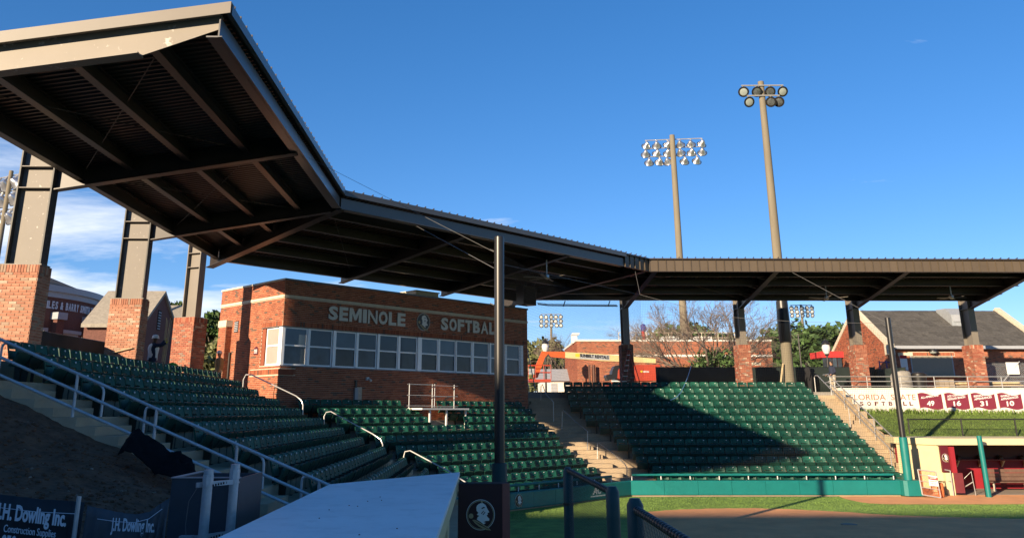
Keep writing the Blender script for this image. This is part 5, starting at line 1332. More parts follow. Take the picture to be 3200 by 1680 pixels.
# grill under tarp, bin, lumber, temporary fence
q=thing('tarp_covered_machine','lumpy machine under a grey tarp behind the concourse railing','covered machine',(24.8,50.5,CZ))
b=MB();n=14
for j in range(9):
    for i in range(n):
        a=2*math.pi*i/n;z=j/8;r=[.62,.60,.62,.60,.58,.56,.50,.32,.04][j]*(1+.12*mnoise.noise(V((math.cos(a)*1.5,math.sin(a)*1.5,j*.6))));b.v.append((24.8+r*math.cos(a)*1.05,50.6+r*math.sin(a)*.8,CZ+1.22*[0,.15,.35,.55,.75,.88,.96,1.0,1.02][j]*(1+.05*math.cos(a+1))))
for j in range(8):
    for i in range(n):b.f.append([j*n+i,j*n+(i+1)%n,(j+1)*n+(i+1)%n,(j+1)*n+i]);b.m.append(0)
b.build('tarp',M_greyt,q,True);tubep('cord',M_black,q,[(24.15,50.1,CZ+.5),(24.8,50.0,CZ+.55),(25.45,50.1,CZ+.5)],.012,5)
q=thing('trash_bin','black plastic bin with a rim behind the concourse railing','bin',(25.85,50.6,CZ));b=MB();b.lathe([(.36,0),(.40,.5),(.44,.98),(.48,1.0),(.48,1.08),(.42,1.09)],(25.85,50.6,CZ),UP,18);b.build('body',M_black,q,True);b=MB();b.lathe([(.43,0),(.40,.06),(.15,.1)],(25.85,50.6,CZ+1.092),UP,18);b.build('lid',M_black,q,True)
random.seed(31)
for i in range(16):
    r=i%4;c=i//4;x0=27.7+random.uniform(-.15,.25);z=CZ+.06+.16*c;y=50.0+.18*r
    o=beamp('timber',M_wood,None,(x0,y,z),(x0+3.4+random.uniform(-.3,.3),y+random.uniform(-.04,.04),z+random.uniform(-.02,.03)),.14,.10)
    tag(o,'%s timber in the %s layer of the lumber stack behind the concourse railing'%(['front','second','third','rear'][r],['bottom','second','third','top'][c]),'timber','stacked timber on the concourse')
for i in range(9):
    x=26.75+(i%3)*.30;z=CZ+.0+(i//3)*.26;b=MB();b.box(x,x+.27,50.0+random.uniform(0,.1),50.5,z,z+.24);o=b.build('concrete_block',M_conc2);tag(o,'grey block, %s of the %s course beside the lumber stack'%(['left','middle','right'][i%3],['bottom','middle','top'][i//3]),'block','grey blocks on the concourse')
b=MB()
for i in range(26):
    x=26.1+random.uniform(0,.8);y=49.6+random.uniform(0,.4);a=random.uniform(-.5,.5);b.beam((x,y,CZ+.02+.012*i),(x+.55*math.cos(a),y+.55*math.sin(a),CZ+.05+.012*i),.05,.02)
tag(b.build('yellow_offcuts',mat('yellow_wood',(.55,.33,.05),.7),None),'heap of yellow offcuts on the concourse floor','offcuts',None,'stuff')
q=chain('chain_fence','grey chain link fence panel with white notices at the far right of the concourse',(30.1,52.0),(36,50.5),CZ,6.25,.11,.005,m=M_galv,rail=.025,wrap=False)
tubep('diagonal_brace',M_rail,q,[(30.9,51.3,CZ+.3),(32.4,51.2,6.3)],.03,7)
for x,y,w,hh,z,lab in ((31.55,51.2,.75,.7,5.55,'square white notice on the grey chain link fence'),(32.65,50.9,.6,.6,5.95,'smaller white notice higher on the grey chain link fence')):
    b=MB();b.box(x,x+w,y,y+.02,z,z+hh);tag(b.build('paper_notice',M_white),lab,'notice')
# ================================================================ BRICK BUILDING WITH SHINGLED ROOF, right
BX0,BX1,BY0,BY1,EZ,RZ_=27.2,38.0,57.0,65.8,7.75,10.45
q=thing('shingled_brick_building','brick building with a grey shingle roof and tan roller shutter at right','building',(32,61,CZ))
b=MB();b.box(BX0+.02,BX1-.02,BY0+.02,BY1-.02,CZ-.3,EZ-.02);b.prism([(BX0+.02,BY0+.02,EZ-.02),(BX0+.02,(BY0+BY1)/2,RZ_-.05),(BX0+.02,BY1-.02,EZ-.02)],(.3,0,0));b.prism([(BX1-.32,BY0+.02,EZ-.02),(BX1-.32,(BY0+BY1)/2,RZ_-.05),(BX1-.32,BY1-.02,EZ-.02)],(.3,0,0));b.build('wall_core',M_mortar,q)
sb2=MB()
ops=[(1.6,4.35,5.70,7.0)]
bricks(q,(BX0,BY0+.02),(1,0,0),(0,-1,0),BX1-BX0,CZ,EZ,M_brick,openings=ops,soldier=[(1.4,4.55,7.0,7.22)],sb=sb2)
# gable end faces -x: rows clipped by the roof slope
z=CZ;row=0
while z<RZ_-.1:
    f=0 if z<EZ else (z-EZ)/(RZ_-EZ)*(BY1-BY0)/2
    ya,yb=BY0+f,BY1-f
    y=yb-(.1 if row%2 else .2)
    yy=yb
    while yy>ya+.05:
        y2=max(ya,yy-(BL if yy<yb or row%2==0 else BL/2))
        sb2.par((BX0+.02,y2+.005,z+.005),(-.022,0,0),(0,yy-y2-.01,0),(0,0,BH))
        yy=y2
    z+=BH+BJ;row+=1
stuff(sb2.build('bricks',M_brick,q,normals=False))
# roof: courses of shingles front slope, plain back
dy=(BY1-BY0)/2;sl_=(RZ_-EZ)/dy;NC=15
b=MB();b.prism([(BX0+.05,BY0-.35,EZ-.35*sl_),(BX0+.05,BY0+dy,RZ_),(BX0+.05,BY1+.35,EZ-.35*sl_),(BX0+.05,BY1+.35,EZ-.35*sl_-.1),(BX0+.05,BY0+dy,RZ_-.12),(BX0+.05,BY0-.35,EZ-.35*sl_-.1)],(BX1-BX0-.1,0,0));rf=b.build('roof',M_shingle,q)
random.seed(9)
for i in range(NC):
    y0=BY0-.36+(dy+.36)*i/NC;y1=BY0-.36+(dy+.36)*(i+1)/NC+.05;z0=EZ+(y0-BY0)*sl_+.035;z1=EZ+(y1-BY0)*sl_+.012
    b=MB();x=BX0+.3+random.uniform(0,.3)
    while x<BX1-.35:
        w=random.uniform(.26,.42);e=min(x+w,BX1-.33);b.prism([(x,y0,z0),(e-.012,y0,z0),(e-.012,y1,z1),(x,y1,z1)],(0,0,.022+random.uniform(-.006,.006)));x=e
    b.build('shingle_course',M_shingle,rf)
for X in (BX0-.06,BX1-.3):
    b=MB();pr=[(X,BY0-.30,EZ+.05),(X,BY0+dy,RZ_+.28),(X,BY1+.3,EZ+.05),(X,BY1+.3,EZ-.25),(X,BY0+dy,RZ_-.06),(X,BY0-.30,EZ-.25)];b.prism(pr,(.36,0,0));b.build('stone_coping',M_stone,q)
b=MB();b.box(BX0-.1,BX0+.4,BY0-.34,BY0+.1,EZ-.7,EZ+.02);b.box(BX0-.1,BX0+.4,BY1-.1,BY1+.34,EZ-.9,EZ+.02);b.build('kneeler_stone',M_stone,q)
b=MB();b.box(BX0+.4,BX1-.1,BY0-.45,BY0-.30,EZ-.32,EZ-.12);b.box(BX0+.4,BX1-.1,BY0-.30,BY0-.03,EZ-.34,EZ-.28);b.build('gutter',M_trim,q)
b=MB();b.box(28.8,31.5,BY0-.012,BY0+.02,5.72,6.98);w=b.build('roller_shutter',M_shutter,q)
for i in range(16):
    b=MB();b.box(28.8,31.5,BY0-.024,BY0-.0125,5.72+.0785*i,5.72+.0785*i+.068);b.build('slat',M_shutter,w)
b=MB();b.box(28.55,31.75,BY0-.35,BY0+.0,5.62,5.69);b.build('counter',M_stone,q)
boxp('shutter_guide',M_trim,q,28.72,28.8,BY0-.03,BY0,5.7,7.0);boxp('shutter_guide',M_trim,q,31.5,31.58,BY0-.03,BY0,5.7,7.0)
t=thing('wall_light','black dome wall light above the tan shutter','wall light',(30.2,56.8,7.2));b=MB();b.lathe([(.28,.0),(.26,.14),(.15,.24),(.02,.27)],(30.2,56.75,7.25),UP,14);b.build('hood',M_black,t,True);b=MB();b.lathe([(.24,0),(.20,-.10),(.05,-.14)],(30.2,56.75,7.248),UP,14);b.build('lens',M_lens,t,True)
t=thing('roof_hood','grey sheet-metal ventilation hood on the shingle roof','roof vent',(34,60.3,9.4));b=MB();b.prism([(33.2,59.3,9.0),(33.2,59.3,10.0),(33.2,60.0,10.5),(33.2,61.2,10.55),(33.2,61.2,9.0)],(1.5,0,0));b.build('hood_body',M_galv2 if 'M_galv2' in globals() else mat('sheet_metal',(.42,.44,.45),.45,metal=.3),t);b=MB();b.box(33.3,34.6,59.24,59.295,9.5,9.95);b.build('grille',M_trim,t)
b=MB();b.box(27.9,28.9,BY0-.06,BY0-.02,6.98,7.2);tag(b.build('stone_lintel',M_stone),'pale stone lintel on the shaded brick wall left of the shutter','lintel')
b=MB();b.box(27.45,27.9,BY0-1.2,BY0-1.16,6.0,6.95);b.box(27.45,27.9,BY0-1.215,BY0-1.2,6.75,6.95,1);tag(b.build('notice_board',[M_white,M_redc]),'white notice with a red top beside the blue rack','notice')
t=thing('blue_rack','blue metal rack standing beside the third right pier','rack',(25.6,54,CZ))
for x in (25.2,25.65,26.1):
    tubep('upright',M_blue,t,[(x,54,CZ),(x,54,6.5)],.04,6)
for z in (4.9,5.4,5.9,6.4):tubep('crossbar',M_blue,t,[(25.2,54,z),(26.1,54,z)],.03,6)
# red roofed ticket booth far behind
t=thing('ticket_booth','small booth with a red top seen behind the street lamp','booth',(27,66,CZ));b=MB();b.box(25.6,27.1,64,66,CZ,6.3);b.build('wall',M_stone,t);b=MB();b.box(25.5,27.2,63.9,66.1,7.3,7.75);b.build('roof',M_redc,t)
for i in range(4):b=MB();b.box(25.62+.37*i,25.92+.37*i,63.98,64.02,6.3,7.3);b.build('window',M_glass,t)
# ================================================================ FLAT ROOFED BRICK BUILDING (middle distance)
q=thing('flat_roofed_brick_building','flat roofed red brick building with a white band behind the right stand','building',(17,79,CZ))
X0,X1,Y0,Y1,ZT=8.35,25.6,75,86,9.35
b=MB();b.box(X0+.02,X1-.02,Y0+.02,Y1,CZ-.3,ZT);b.build('wall_core',M_mortar,q)
sb3=MB();bricks(q,(X0,Y0+.02),(1,0,0),(0,-1,0),X1-X0,CZ+.2,ZT,M_brick,openings=[(-.1,30,8.02,8.22),(3.0,4.3,6.0,7.1),(9,12.3,5.2,6.55)],sb=sb3);bricks(q,(X0+.02,Y1),(0,-1,0),(-1,0,0),Y1-Y0,CZ+.2,ZT,M_brick,sb=sb3);stuff(sb3.build('bricks',M_brick,q,normals=False))
b=MB();b.box(X0-.05,X1+.05,Y0-.06,Y1+.05,ZT+.002,ZT+.16);b.build('coping',M_whitewall,q)
b=MB();b.box(X0-.03,X1+.03,Y0-.03,Y0+.02,8.03,8.20);b.build('stone_band',M_whitewall,q)
w=MB();w.box(X0+3.0,X0+4.3,Y0-.01,Y0+.02,6.0,7.1);wn=w.build('window',M_glass,q);w=MB();w.box(X0+2.95,X0+4.35,Y0-.05,Y0-.011,5.9,6.0);w.box(X0+4.3,X0+4.42,Y0-.05,Y0-.011,6.0,7.1);w.build('sill',M_white,wn)
w=MB();w.box(X0+9,X0+12.3,Y0-.01,Y0+.02,5.2,6.5);w.build('door_opening',M_dark,q);w=MB();w.box(X0+7.4,X0+12.6,Y0-1.4,Y0-.03,6.55,6.95);w.build('canopy',M_whitewall,q)
w=MB();w.box(X1-1.9,X1-1.2,Y0-.03,Y0+.02,5.0,7.3);w.build('niche',M_brick,q);w=MB();w.box(X1-2.0,X1-1.1,Y0-.06,Y0-.031,7.3,7.55);w.build('niche_cap',M_stone,q)
for px,y0,y1 in ((1843,1127,1205),(1857,1127,1205)):
    p=atY(px,1200,74.5);tag(tubep('dark_post',mat('brown_post',(.10,.035,.02),.6),None,[(p.x,74.5,CZ),(p.x,74.5,7.3)],.13 if px>1850 else .09,8),'%s brown post in front of the flat roofed brick building'%('thick' if px>1850 else 'thin'),'post')
railing('thin pale railing on the roof of the flat roofed brick building',[[(X0+4,Y0+1.5,ZT+z),(X1-1.5,Y0+1.5,ZT+z)] for z in (.45,.9)],[((X0+4+i*1.5,Y0+1.5,ZT),(X0+4+i*1.5,Y0+1.5,ZT+.9)) for i in range(9)],.03,M_stone)
b=MB();b.box(X0-.2,X0+.3,Y0+2,Y0+2.6,ZT,ZT+.7);b.prism([(X0-.25,Y0+1.9,ZT+.701),(X0-.25,Y0+2.7,ZT+.701),(X0-.1,Y0+2.3,ZT+.95)],(.7,0,0));tag(b.build('roof_cowl',M_white),'white ventilation cowl at the left end of the flat brick roof','roof vent')
for x,lab in ((X0+8.2,'left'),(X0+11.2,'right')):
    b=MB();b.box(x,x+1.5,Y0+2.5,Y0+3.5,ZT,ZT+.65);o=b.build('air_unit',M_white);tag(o,'white air conditioning unit on the flat brick roof, the %s one'%lab,'air unit','air units on the flat roof');b=MB();b.box(x+.1,x+1.4,Y0+2.47,Y0+2.499,ZT+.1,ZT+.5);b.build('grille',M_trim,o)
fx=14.55;q=thing('furled_flag','furled red, white and blue cloth on a short pole above the brick building','flag',(fx,76.3,ZT))
tubep('pole',M_rail,q,[(fx+.05,76.3,ZT),(fx+.05,76.3,ZT+1.5)],.03,6)
def lump(pts,rs,m,nm):
    b=MB();b.tube(pts,rs,9);b.build(nm,m,q,True)
lump([(fx-.1,76.3,ZT+1.62),(fx-.02,76.3,ZT+1.5),(fx+.05,76.3,ZT+1.2),(fx-.05,76.3,ZT+.9)],[.12,.25,.28,.18],M_blue,'blue_fold');lump([(fx-.08,76.2,ZT+1.0),(fx-.02,76.2,ZT+.6),(fx+.02,76.2,ZT+.05)],[.18,.15,.11],M_redc,'red_fold');lump([(fx+.22,76.25,ZT+.95),(fx+.28,76.25,ZT+.5),(fx+.26,76.25,ZT+.05)],[.12,.14,.07],M_whitec,'white_fold')
# ================================================================ TEAM BUILDING (far left)
q=thing('curved_brick_building','brick building with a curved lettered front behind the left piers','building',(-40,64,CZ))
ccx,ccy,rr=-39.5,66.0,9.0
def arc(b,r0,r1,z0,z1,a0=-115,a1=10,n=50):
    for i in range(n):
        t0,t1=R(a0+(a1-a0)*i/n),R(a0+(a1-a0)*(i+1)/n);f=lambda r,t,z:(ccx+r*math.cos(t),ccy+r*math.sin(t),z)
        b.add([f(r1,t0,z0),f(r1,t1,z0),f(r1,t1,z1),f(r1,t0,z1),f(r0,t0,z0),f(r0,t1,z0),f(r0,t1,z1),f(r0,t0,z1)],[(0,1,2,3),(3,2,6,7),(0,4,5,1)])
M_brickd=mat('dark_brick',(.15,.065,.05),.9,var=.25,scale=12)
b=MB();arc(b,rr-.3,rr,CZ,11.45,-115,45);b.build('curved_wall',M_brickd,q)
b=MB();arc(b,rr-.1,rr+.12,11.45,11.85,-115,45);b.build('frieze',M_trim,q);b=MB();arc(b,rr-.1,rr+.30,11.85,12.3,-115,45);b.build('cornice',M_trim,q)
b=MB();b.lathe([(rr+.1,12.1),(rr*.5,13.9),(.1,14.9)],(ccx,ccy,0),UP,40);b.build('roof',M_shingle,q)
txt='STILES & BARRY SMITH TEAM BUILDING';a=-33.2;M_let=mat('pale_sign_letter',(.62,.64,.68),.5)
for c in txt:
    wdt={'I':1.3,' ':1.5,'&':2.8,'M':3.1}.get(c,2.45)
    if c!=' ':
        t_=R(a);tg=V((-math.sin(t_),math.cos(t_),0));no_=V((math.cos(t_),math.sin(t_),0))
        text('letter',c,M_let,q,V((ccx,ccy,0))+no_*(rr+.02)+UP*10.62,tg,no_,.55,wdt*.085,ext=.05,bold=.03)
    a+=wdt*.72
for a in (-44,-24,-4,12):
    t_=R(a);c=V((ccx+(rr+.3)*math.cos(t_),ccy+(rr+.3)*math.sin(t_),0));no_=V((math.cos(t_),math.sin(t_),0));tg=V((-no_.y,no_.x,0))
    b=MB();b.par(c-tg*.3-no_*.3+UP*CZ,tg*.6,no_*.6,UP*(9.85-CZ));b.build('brick_pilaster',M_brickd,q);b=MB();b.par(c-tg*.42-no_*.4+UP*9.85,tg*.84,no_*.85,UP*.5);b.build('capital',M_trim,q)
for a0,a1 in ((-40,-28),(-20,-8),(0,9)):
    b=MB();arc(b,rr,rr+.25,8.95,9.2,a0,a1,8);arc(b,rr,rr+.12,8.65,8.95,a0+1,a1-1,8);b.build('window_head',M_trim,q);b=MB();arc(b,rr-.05,rr+.02,6.0,8.65,a0+1,a1-1,8);b.build('window',M_glass,q)
q=thing('pale_shingled_hall','hall with a pale shingle roof and a dark gable behind the second left pier','building',(-27,74,CZ))
gx=atY(530,1090,62.0)
b=MB();b.box(-40,-24.4,66.0,80,CZ,8.0);b.build('wall',M_brickd,q)
b=MB();b.prism([(-40,65.6,7.9),(-24.3,65.6,7.9),(-25.0,72.0,11.9),(-40,72.0,11.9)],(0,0,.2));b.build('roof',M_shingle2,q)
# gable-fronted wing: face looks right (+x) and towards the viewer
b=MB();b.prism([(-23.2,58.3,CZ),(-23.2,64.6,CZ),(-23.2,64.6,9.35),(-23.2,61.4,11.6),(-23.2,58.3,9.35)],(-4,0,0));b.build('gable_wing',M_brickd,q)
b=MB();b.prism([(-23.05,57.9,9.15),(-23.05,61.4,11.85),(-23.05,64.95,9.15),(-23.05,64.95,8.9),(-23.05,61.4,11.6),(-23.05,57.9,8.9)],(-4.2,0,0));b.build('gable_roof',M_shingle2,q)
boxp('gable_vent',M_dark,q,-23.2,-23.17,60.7,61.25,9.0,10.4);lvo=q.children[-1]
for i in range(7):boxp('slat',M_trim,lvo,-23.17,-23.13,60.74,61.2,9.06+i*.19,9.13+i*.19)
# small white hut by the lift
q=thing('small_hut','small white hut with a grey roof seen past the press box','hut',(7,84,CZ));b=MB();b.box(5.6,9.5,82,86,CZ,6.3);b.build('wall',M_whitewall,q);b=MB();b.prism([(5.3,81.7,6.2),(5.3,84,7.4),(5.3,86.3,6.2)],(4.4,0,0));b.build('roof',M_trim,q);b=MB();b.box(6.6,7.2,81.97,82.02,CZ,6.0);b.build('door',M_trim,q)
# ================================================================ BOOM LIFT
q=thing('boom_lift','orange and cream boom lift with a long raised arm behind the right stand','boom lift',(9,62,CZ))
P2=lambda a,c,Y=62:atY(1600+a*.2441,1000+c*.2441,Y)
def bar(name,pts,m,d=.45):
    b=MB();b.prism([p for p in pts],(0,d,0));return b.build(name,m,q)
bar('boom_cream',[P2(680,480),P2(680,405),P2(1150,432),P2(1840,492),P2(1840,548),P2(1150,520)],M_lcream)
bar('boom_orange',[P2(480,400),P2(680,403),P2(680,484),P2(500,468),P2(465,430)],M_orange,.5)
bar('jib',[P2(405,395),P2(480,405),P2(420,480),P2(330,735),P2(270,735),P2(310,560),P2(380,400)],M_orange,.35)
bar('boom_grey_panel',[p-V((0,.012,0)) for p in (P2(868,428),P2(1245,447),P2(1250,512),P2(870,492))],M_trim,.01)
text('lettering','SUNBELT RENTALS',M_black,q,P2(870,470)-V((0,.02,0)),P2(1238,497)-P2(870,470),(0,-1,0),.24,(P2(1238,497)-P2(870,470)).length,ext=.01,bold=.05)
bar('yellow_mark',[p-V((0,.012,0)) for p in (P2(812,425),P2(866,428),P2(866,470),P2(812,467))],M_yellow,.01)
b=MB();pts=[P2(1400,575),P2(1880,565),P2(1900,580),P2(1890,605),P2(1845,620),P2(1845,770),P2(1650,775),P2(1420,770),P2(1350,740),P2(1360,640)];b.prism(pts,(0,1.6,0));b.build('engine_hood',M_redor,q)
b=MB();pts=[P2(1290,640),P2(1320,580),P2(1395,570),P2(1360,640),P2(1350,740),P2(1230,770),P2(1205,715),P2(1215,695),P2(1280,690)];b.prism([p+V((0,.1,0)) for p in pts],(0,1.3,0));b.build('counterweight',M_black,q)
b=MB();b.box(9.0,12.8,62.2,63.9,CZ+.35,CZ+.95);b.build('chassis',M_redor,q)
for x in (9.5,12.2):
    for y in (62.0,63.8):
        b=MB();b.lathe([(.30,0),(.45,.02),(.45,.32),(.30,.34)],(x,y,CZ+.45),V((0,1,0)),18);wh=b.build('wheel',M_black,q,True);b=MB();b.lathe([(.22,0),(.22,.03)],(x,y-.035,CZ+.45),V((0,1,0)),14);b.build('rim',M_lcream,wh)
text('lettering','RENTALS',M_white,q,P2(1680,668)-V((0,.02,0)),(1,0,0),(0,-1,0),.12,.42,ext=.01,bold=.03)
b=MB();b.lathe([(.08,0),(.08,.02)],P2(1658,655)-V((0,.005,0)),V((0,-1,0)),12);b.build('round_mark',M_yellow,q)
bk=MB();x0,x1=3.35,4.95
bk.box(x0,x1,61.4,62.3,5.42,5.62)
bt=bk.build('basket_floor',M_redor,q)
for z in (6.1,6.6):
    tubep('basket_rail',M_redor,q,[(x0,61.4,z),(x1,61.4,z)],.03,6);tubep('basket_rail',M_redor,q,[(x0,62.3,z),(x1,62.3,z)],.03,6)
for x in (x0,x0+.5,x1-.5,x1):tubep('basket_post',M_redor,q,[(x,61.4,5.6),(x,61.4,6.6)],.03,6)
b=MB();b.box(3.35,3.75,61.33,61.37,5.95,6.35);b.build('control_panel',M_plastic,q)
# ladder leaning at the press box corner
q=thing('extension_ladder','aluminium ladder leaning at the right end of the press box','ladder',(4.0,50,CZ))
la,lb=atY(1635,1075,50.4),atY(1664,1220,49.0)
for o in (-.18,.18):tubep('side_rail',M_galv,q,[la+V((o,0,0)),lb+V((o,0,0))],.03,6)
for i in range(1,10):
    c=la.lerp(lb,i/10);tubep('rung',M_galv,q,[c-V((.18,0,0)),c+V((.18,0,0))],.016,5)
# ================================================================ STREET LAMPS
def lamp(label,x,y,top):
    t=thing('street_lamp',label,'street lamp',(x,y,CZ),'street lamps behind the right stand')
    tubep('post',M_black,t,[(x,y,CZ),(x,y,top-1.15)],[.10,.06],10)
    b=MB();b.lathe([(.10,0),(.16,.08),(.16,.12)],(x,y,top-1.17),UP,12);b.build('collar',M_black,t)
    b=MB();b.lathe([(.16,0),(.27,.22),(.30,.42),(.24,.62),(.20,.66)],(x,y,top-1.04),UP,16);b.build('globe',M_lens2,t,True)
    b=MB();b.lathe([(.30,0),(.28,.1),(.12,.28),(.08,.30),(.02,.45)],(x,y,top-.40),UP,14);b.build('cap',M_black,t,True)
M_lens2=mat('frosted_globe',(.72,.72,.70),.25,var=.05,spec=.6)
lamp('black street lamp with a pale globe near the boom lift',5.22,70,9.15);lamp('black street lamp with a pale globe left of the shingled building',24.35,60,8.35)
# ================================================================ FLOODLIGHT POLES
def flood(label,x,y,z0,top,rb,rt,rows,face,spread,sz,m=None,lens=None,tilt=.45,arm=.05):
    """rows: list of (dz below top, [offsets along crossarm])"""
    t=thing('floodlight_pole',label,'floodlight',(x,y,z0));m=m or M_polec
    b=MB();n=10;b.tube([(x,y,z0+(top-z0)*i/n) for i in range(n+1)],[rb+(rt-rb)*i/n for i in range(n+1)],16);b.build('pole',m,t,True)
    ax=V((math.cos(face+math.pi/2),math.sin(face+math.pi/2),0));fd=V((math.cos(face),math.sin(face),0))
    for dz,offs in rows:
        z=top-dz;lo_,hi=min(offs),max(offs)
        tubep('crossarm',M_rail,t,[V((x,y,z))+ax*(lo_-.1)+fd*(rt+arm),V((x,y,z))+ax*(hi+.1)+fd*(rt+arm)],arm,6)
        for i,o in enumerate(offs):
            yaw=random.uniform(-spread,spread);d=(fd*math.cos(yaw)+ax*math.sin(yaw))*math.cos(tilt)-UP*math.sin(tilt)
            c=V((x,y,z-sz*.75))+ax*o+fd*(rt+arm+.05)
            b=MB();b.lathe([(.12*sz,-.62*sz),(.2*sz,-.55*sz),(.35*sz,-.3*sz),(.50*sz,0),(.53*sz,.02*sz)],c,d,16);h=b.build('lamp_head',M_reflect,t,True)
            b=MB();b.lathe([(.50*sz,.021*sz),(.35*sz,.07*sz),(.02,.10*sz)],c,d,16);b.build('lens',(lens(i) if lens else M_lens),h,True)
            b=MB();b.lathe([(.49*sz,.016*sz),(.575*sz,.0),(.58*sz,.05*sz),(.49*sz,.055*sz)],c,d,16);b.build('rim',M_black,h,True)
            b=MB();b.tube([V((x,y,z))+ax*o+fd*(rt+arm),c-d*.5*sz],.09*sz,6);b.build('bracket',M_rail,h)
    return t
random.seed(3)
M_lensw=mat('sun_white_lens',(.62,.64,.62),.2,var=.1)  # sun's reflection in the distant lenses painted as a plain white base
flood('tall thick concrete floodlight pole with seven lamps, just behind the right stand',18.1,50.5,CZ,24.0,.33,.19,[(.35,[-1.25,-.4,.45,1.25]),(1.05,[-.95,.45,.95])],R(-92),.5,.60,lens=lambda i:M_lensd if i in(1,2) else M_lens,tilt=.50)
flood('tall concrete floodlight pole with three rows of lamps, further back',19.15,80,CZ,30.2,.40,.26,[(.35,[-2.9,-1.85,-.8,.5,1.55,2.6]),(1.22,[-2.9,-1.85,-.8,.5,1.6,2.7]),(2.1,[-2.3,-1.1,.5,1.4,2.4])],R(82),.5,.85,tilt=.62)
flood('distant floodlight pole right of the press box',10.65,130,CZ,17.9,.22,.16,[(.1,[-1.5,-.75,0.05,.75,1.5]),(.75,[-1.5,-.7,.1,.7,1.5]),(1.4,[-1.5,-.75,.05,.85,1.5])],R(-95),.4,.58,lens=lambda i:M_lensw,tilt=.35)
flood('distant floodlight pole with a square of lamps left of the shingled building',41.9,110,CZ,16.9,.20,.15,[(.1,[-1.3,-.68,.03,.65,1.3]),(.6,[-1.3,-.62,.05,.7,1.3]),(1.1,[-1.3,-.6,.05,.68,1.3])],R(-95),.4,.50,lens=lambda i:M_lensw,tilt=.35)
pl_=atY(35,540,60)
flood('floodlight pole at the far left picture edge behind the first column',pl_.x,60,CZ,atY(40,534,60).z,.24,.15,[(.3,[-1.9,-.75,.6,1.5]),(1.5,[-1.9,-.75,.7,1.6]),(2.9,[-1.8,-.7,.7,1.5])],R(60),.4,1.0,tilt=.5)
# equipment wrap on the near pole and cabinet on the far pole
b=MB();b.lathe([(.345,0),(.36,.05),(.37,1.2),(.34,2.45)],(18.1,50.5,7.35),UP,14);o=b.build('pole_wrap',M_black,None,True);tag(o,'black wrap around the middle of the thick concrete floodlight pole','wrap')
b=MB();b.box(18.82,19.5,79.3,79.55,8.6,10.4);b.box(18.9,19.4,79.2,79.6,7.4,8.4);o=b.build('pole_cabinet',M_black);tag(o,'dark equipment cabinet strapped to the further floodlight pole behind the bare tree','cabinet')
tag(tubep('utility_pole',M_black,None,[(23.2,62,CZ),(23.2,62,8.8)],.06,8),'slim black utility pole right of the thick concrete pole','pole')
# cable tray under the roof between press box and first pier
q=thing('cable_tray','thin dark ladder-like tray hanging under the roof right of the press box','cable tray',(5,47.5,9))
tp=[atY(1680,950,47.8),atY(1715,954,47.8),atY(1930,956,47.8)]
tubep('lower_rail',M_black,q,[tp[0],tp[1],tp[2]],.035,6);tubep('upper_rail',M_black,q,[p+UP*.10+V((0,.25,0)) for p in tp],.022,6)
for px in (1760,1900):tubep('hanger',M_black,q,[atY(px,957,47.8),atY(px+6,940,48.0)],.03,6)
# ================================================================ TREES
def leafball(b,c,rx,rz,n,size,rng,flat=.0):
    for i in range(n):
        # shell-biased random point
        while True:
            p=V((rng.uniform(-1,1),rng.uniform(-1,1),rng.uniform(-1,1)))
            if .25<p.length<1:break
        q=V((c[0]+p.x*rx,c[1]+p.y*rx,c[2]+p.z*rz));s=size*rng.uniform(.5,1.3)
        nrm=V((rng.gauss(0,1),rng.gauss(0,1),rng.gauss(.4,1))).normalized();a=nrm.cross(V((rng.random(),rng.random(),rng.random()+.01))).normalized();e=nrm.cross(a)
        b.add([q-a*s,q-e*s*.55,q+a*s,q+e*s*.55],[(0,1,2,3)])
def tree(label,x,y,h,w,m,seed,z0=CZ,clumps=16,leaves=130,size=.32,trunk=.22,base=.35,bark=None,group='trees behind the stands'):
    rng=random.Random(seed);t=thing('evergreen_tree',label,'tree',(x,y,z0),group)
    b=MB();tp=V((x+rng.uniform(-.4,.4),y,z0+h*.78));b.tube([(x,y,z0),V((x,y,z0)).lerp(tp,.5)+V((rng.uniform(-.3,.3),0,0)),tp],[trunk,trunk*.7,trunk*.25],8)
    cl=[]
    for i in range(clumps):
        f=rng.uniform(base,1.0);rad=w*math.sin(min(1,(1.06-f)/(1.06-base)*1.0)*math.pi*.62+.25)*.75
        a=rng.uniform(0,6.28);d=rad*math.sqrt(rng.uniform(.05,1));c=(x+math.cos(a)*d,y+math.sin(a)*d*.8,z0+h*f-rng.uniform(0,.08)*h);cl.append(c)
        s=V((x,y,z0+h*max(.2,f-.25)));b.tube([s,s.lerp(V(c),.6)+V((0,0,.2)),c],[trunk*.32,trunk*.2,trunk*.06],5,cap=False)
    b.build('trunk',bark or M_bark,t,True)
    b=MB()
    for c in cl:
        r=w*rng.uniform(.22,.42);leafball(b,c,r,r*rng.uniform(.6,.85),leaves,size,rng)
    b.build('crown',m,t,normals=False);return t
def Xat(px,Y):return atY(px,1200,Y).x
TR=[(1640,112,13.5,6.5,M_leafo),(1690,105,12.5,6,M_leafo),(1745,118,13,7,M_leafd),(1800,125,12.3,6.5,M_leafo),(1865,128,13.8,5,M_leafd),(1930,122,12,6,M_leafo),(1990,118,13.6,5.5,M_leafd),(2050,112,12.6,6.5,M_leafo),(2130,105,14.2,7.5,M_leafd),(2210,108,14.6,7.5,M_leafd),(2290,116,12.6,7,M_leafo),(2390,112,12,7,M_leafd),(2470,104,12.8,7,M_leafd),(2530,96,13.0,6.5,M_leafd),(2600,104,13.0,6.5,M_leafd),(2660,112,12.8,6,M_leafo),(2750,120,12.5,7,M_leafd),(1590,120,12.5,6,M_leafd)]
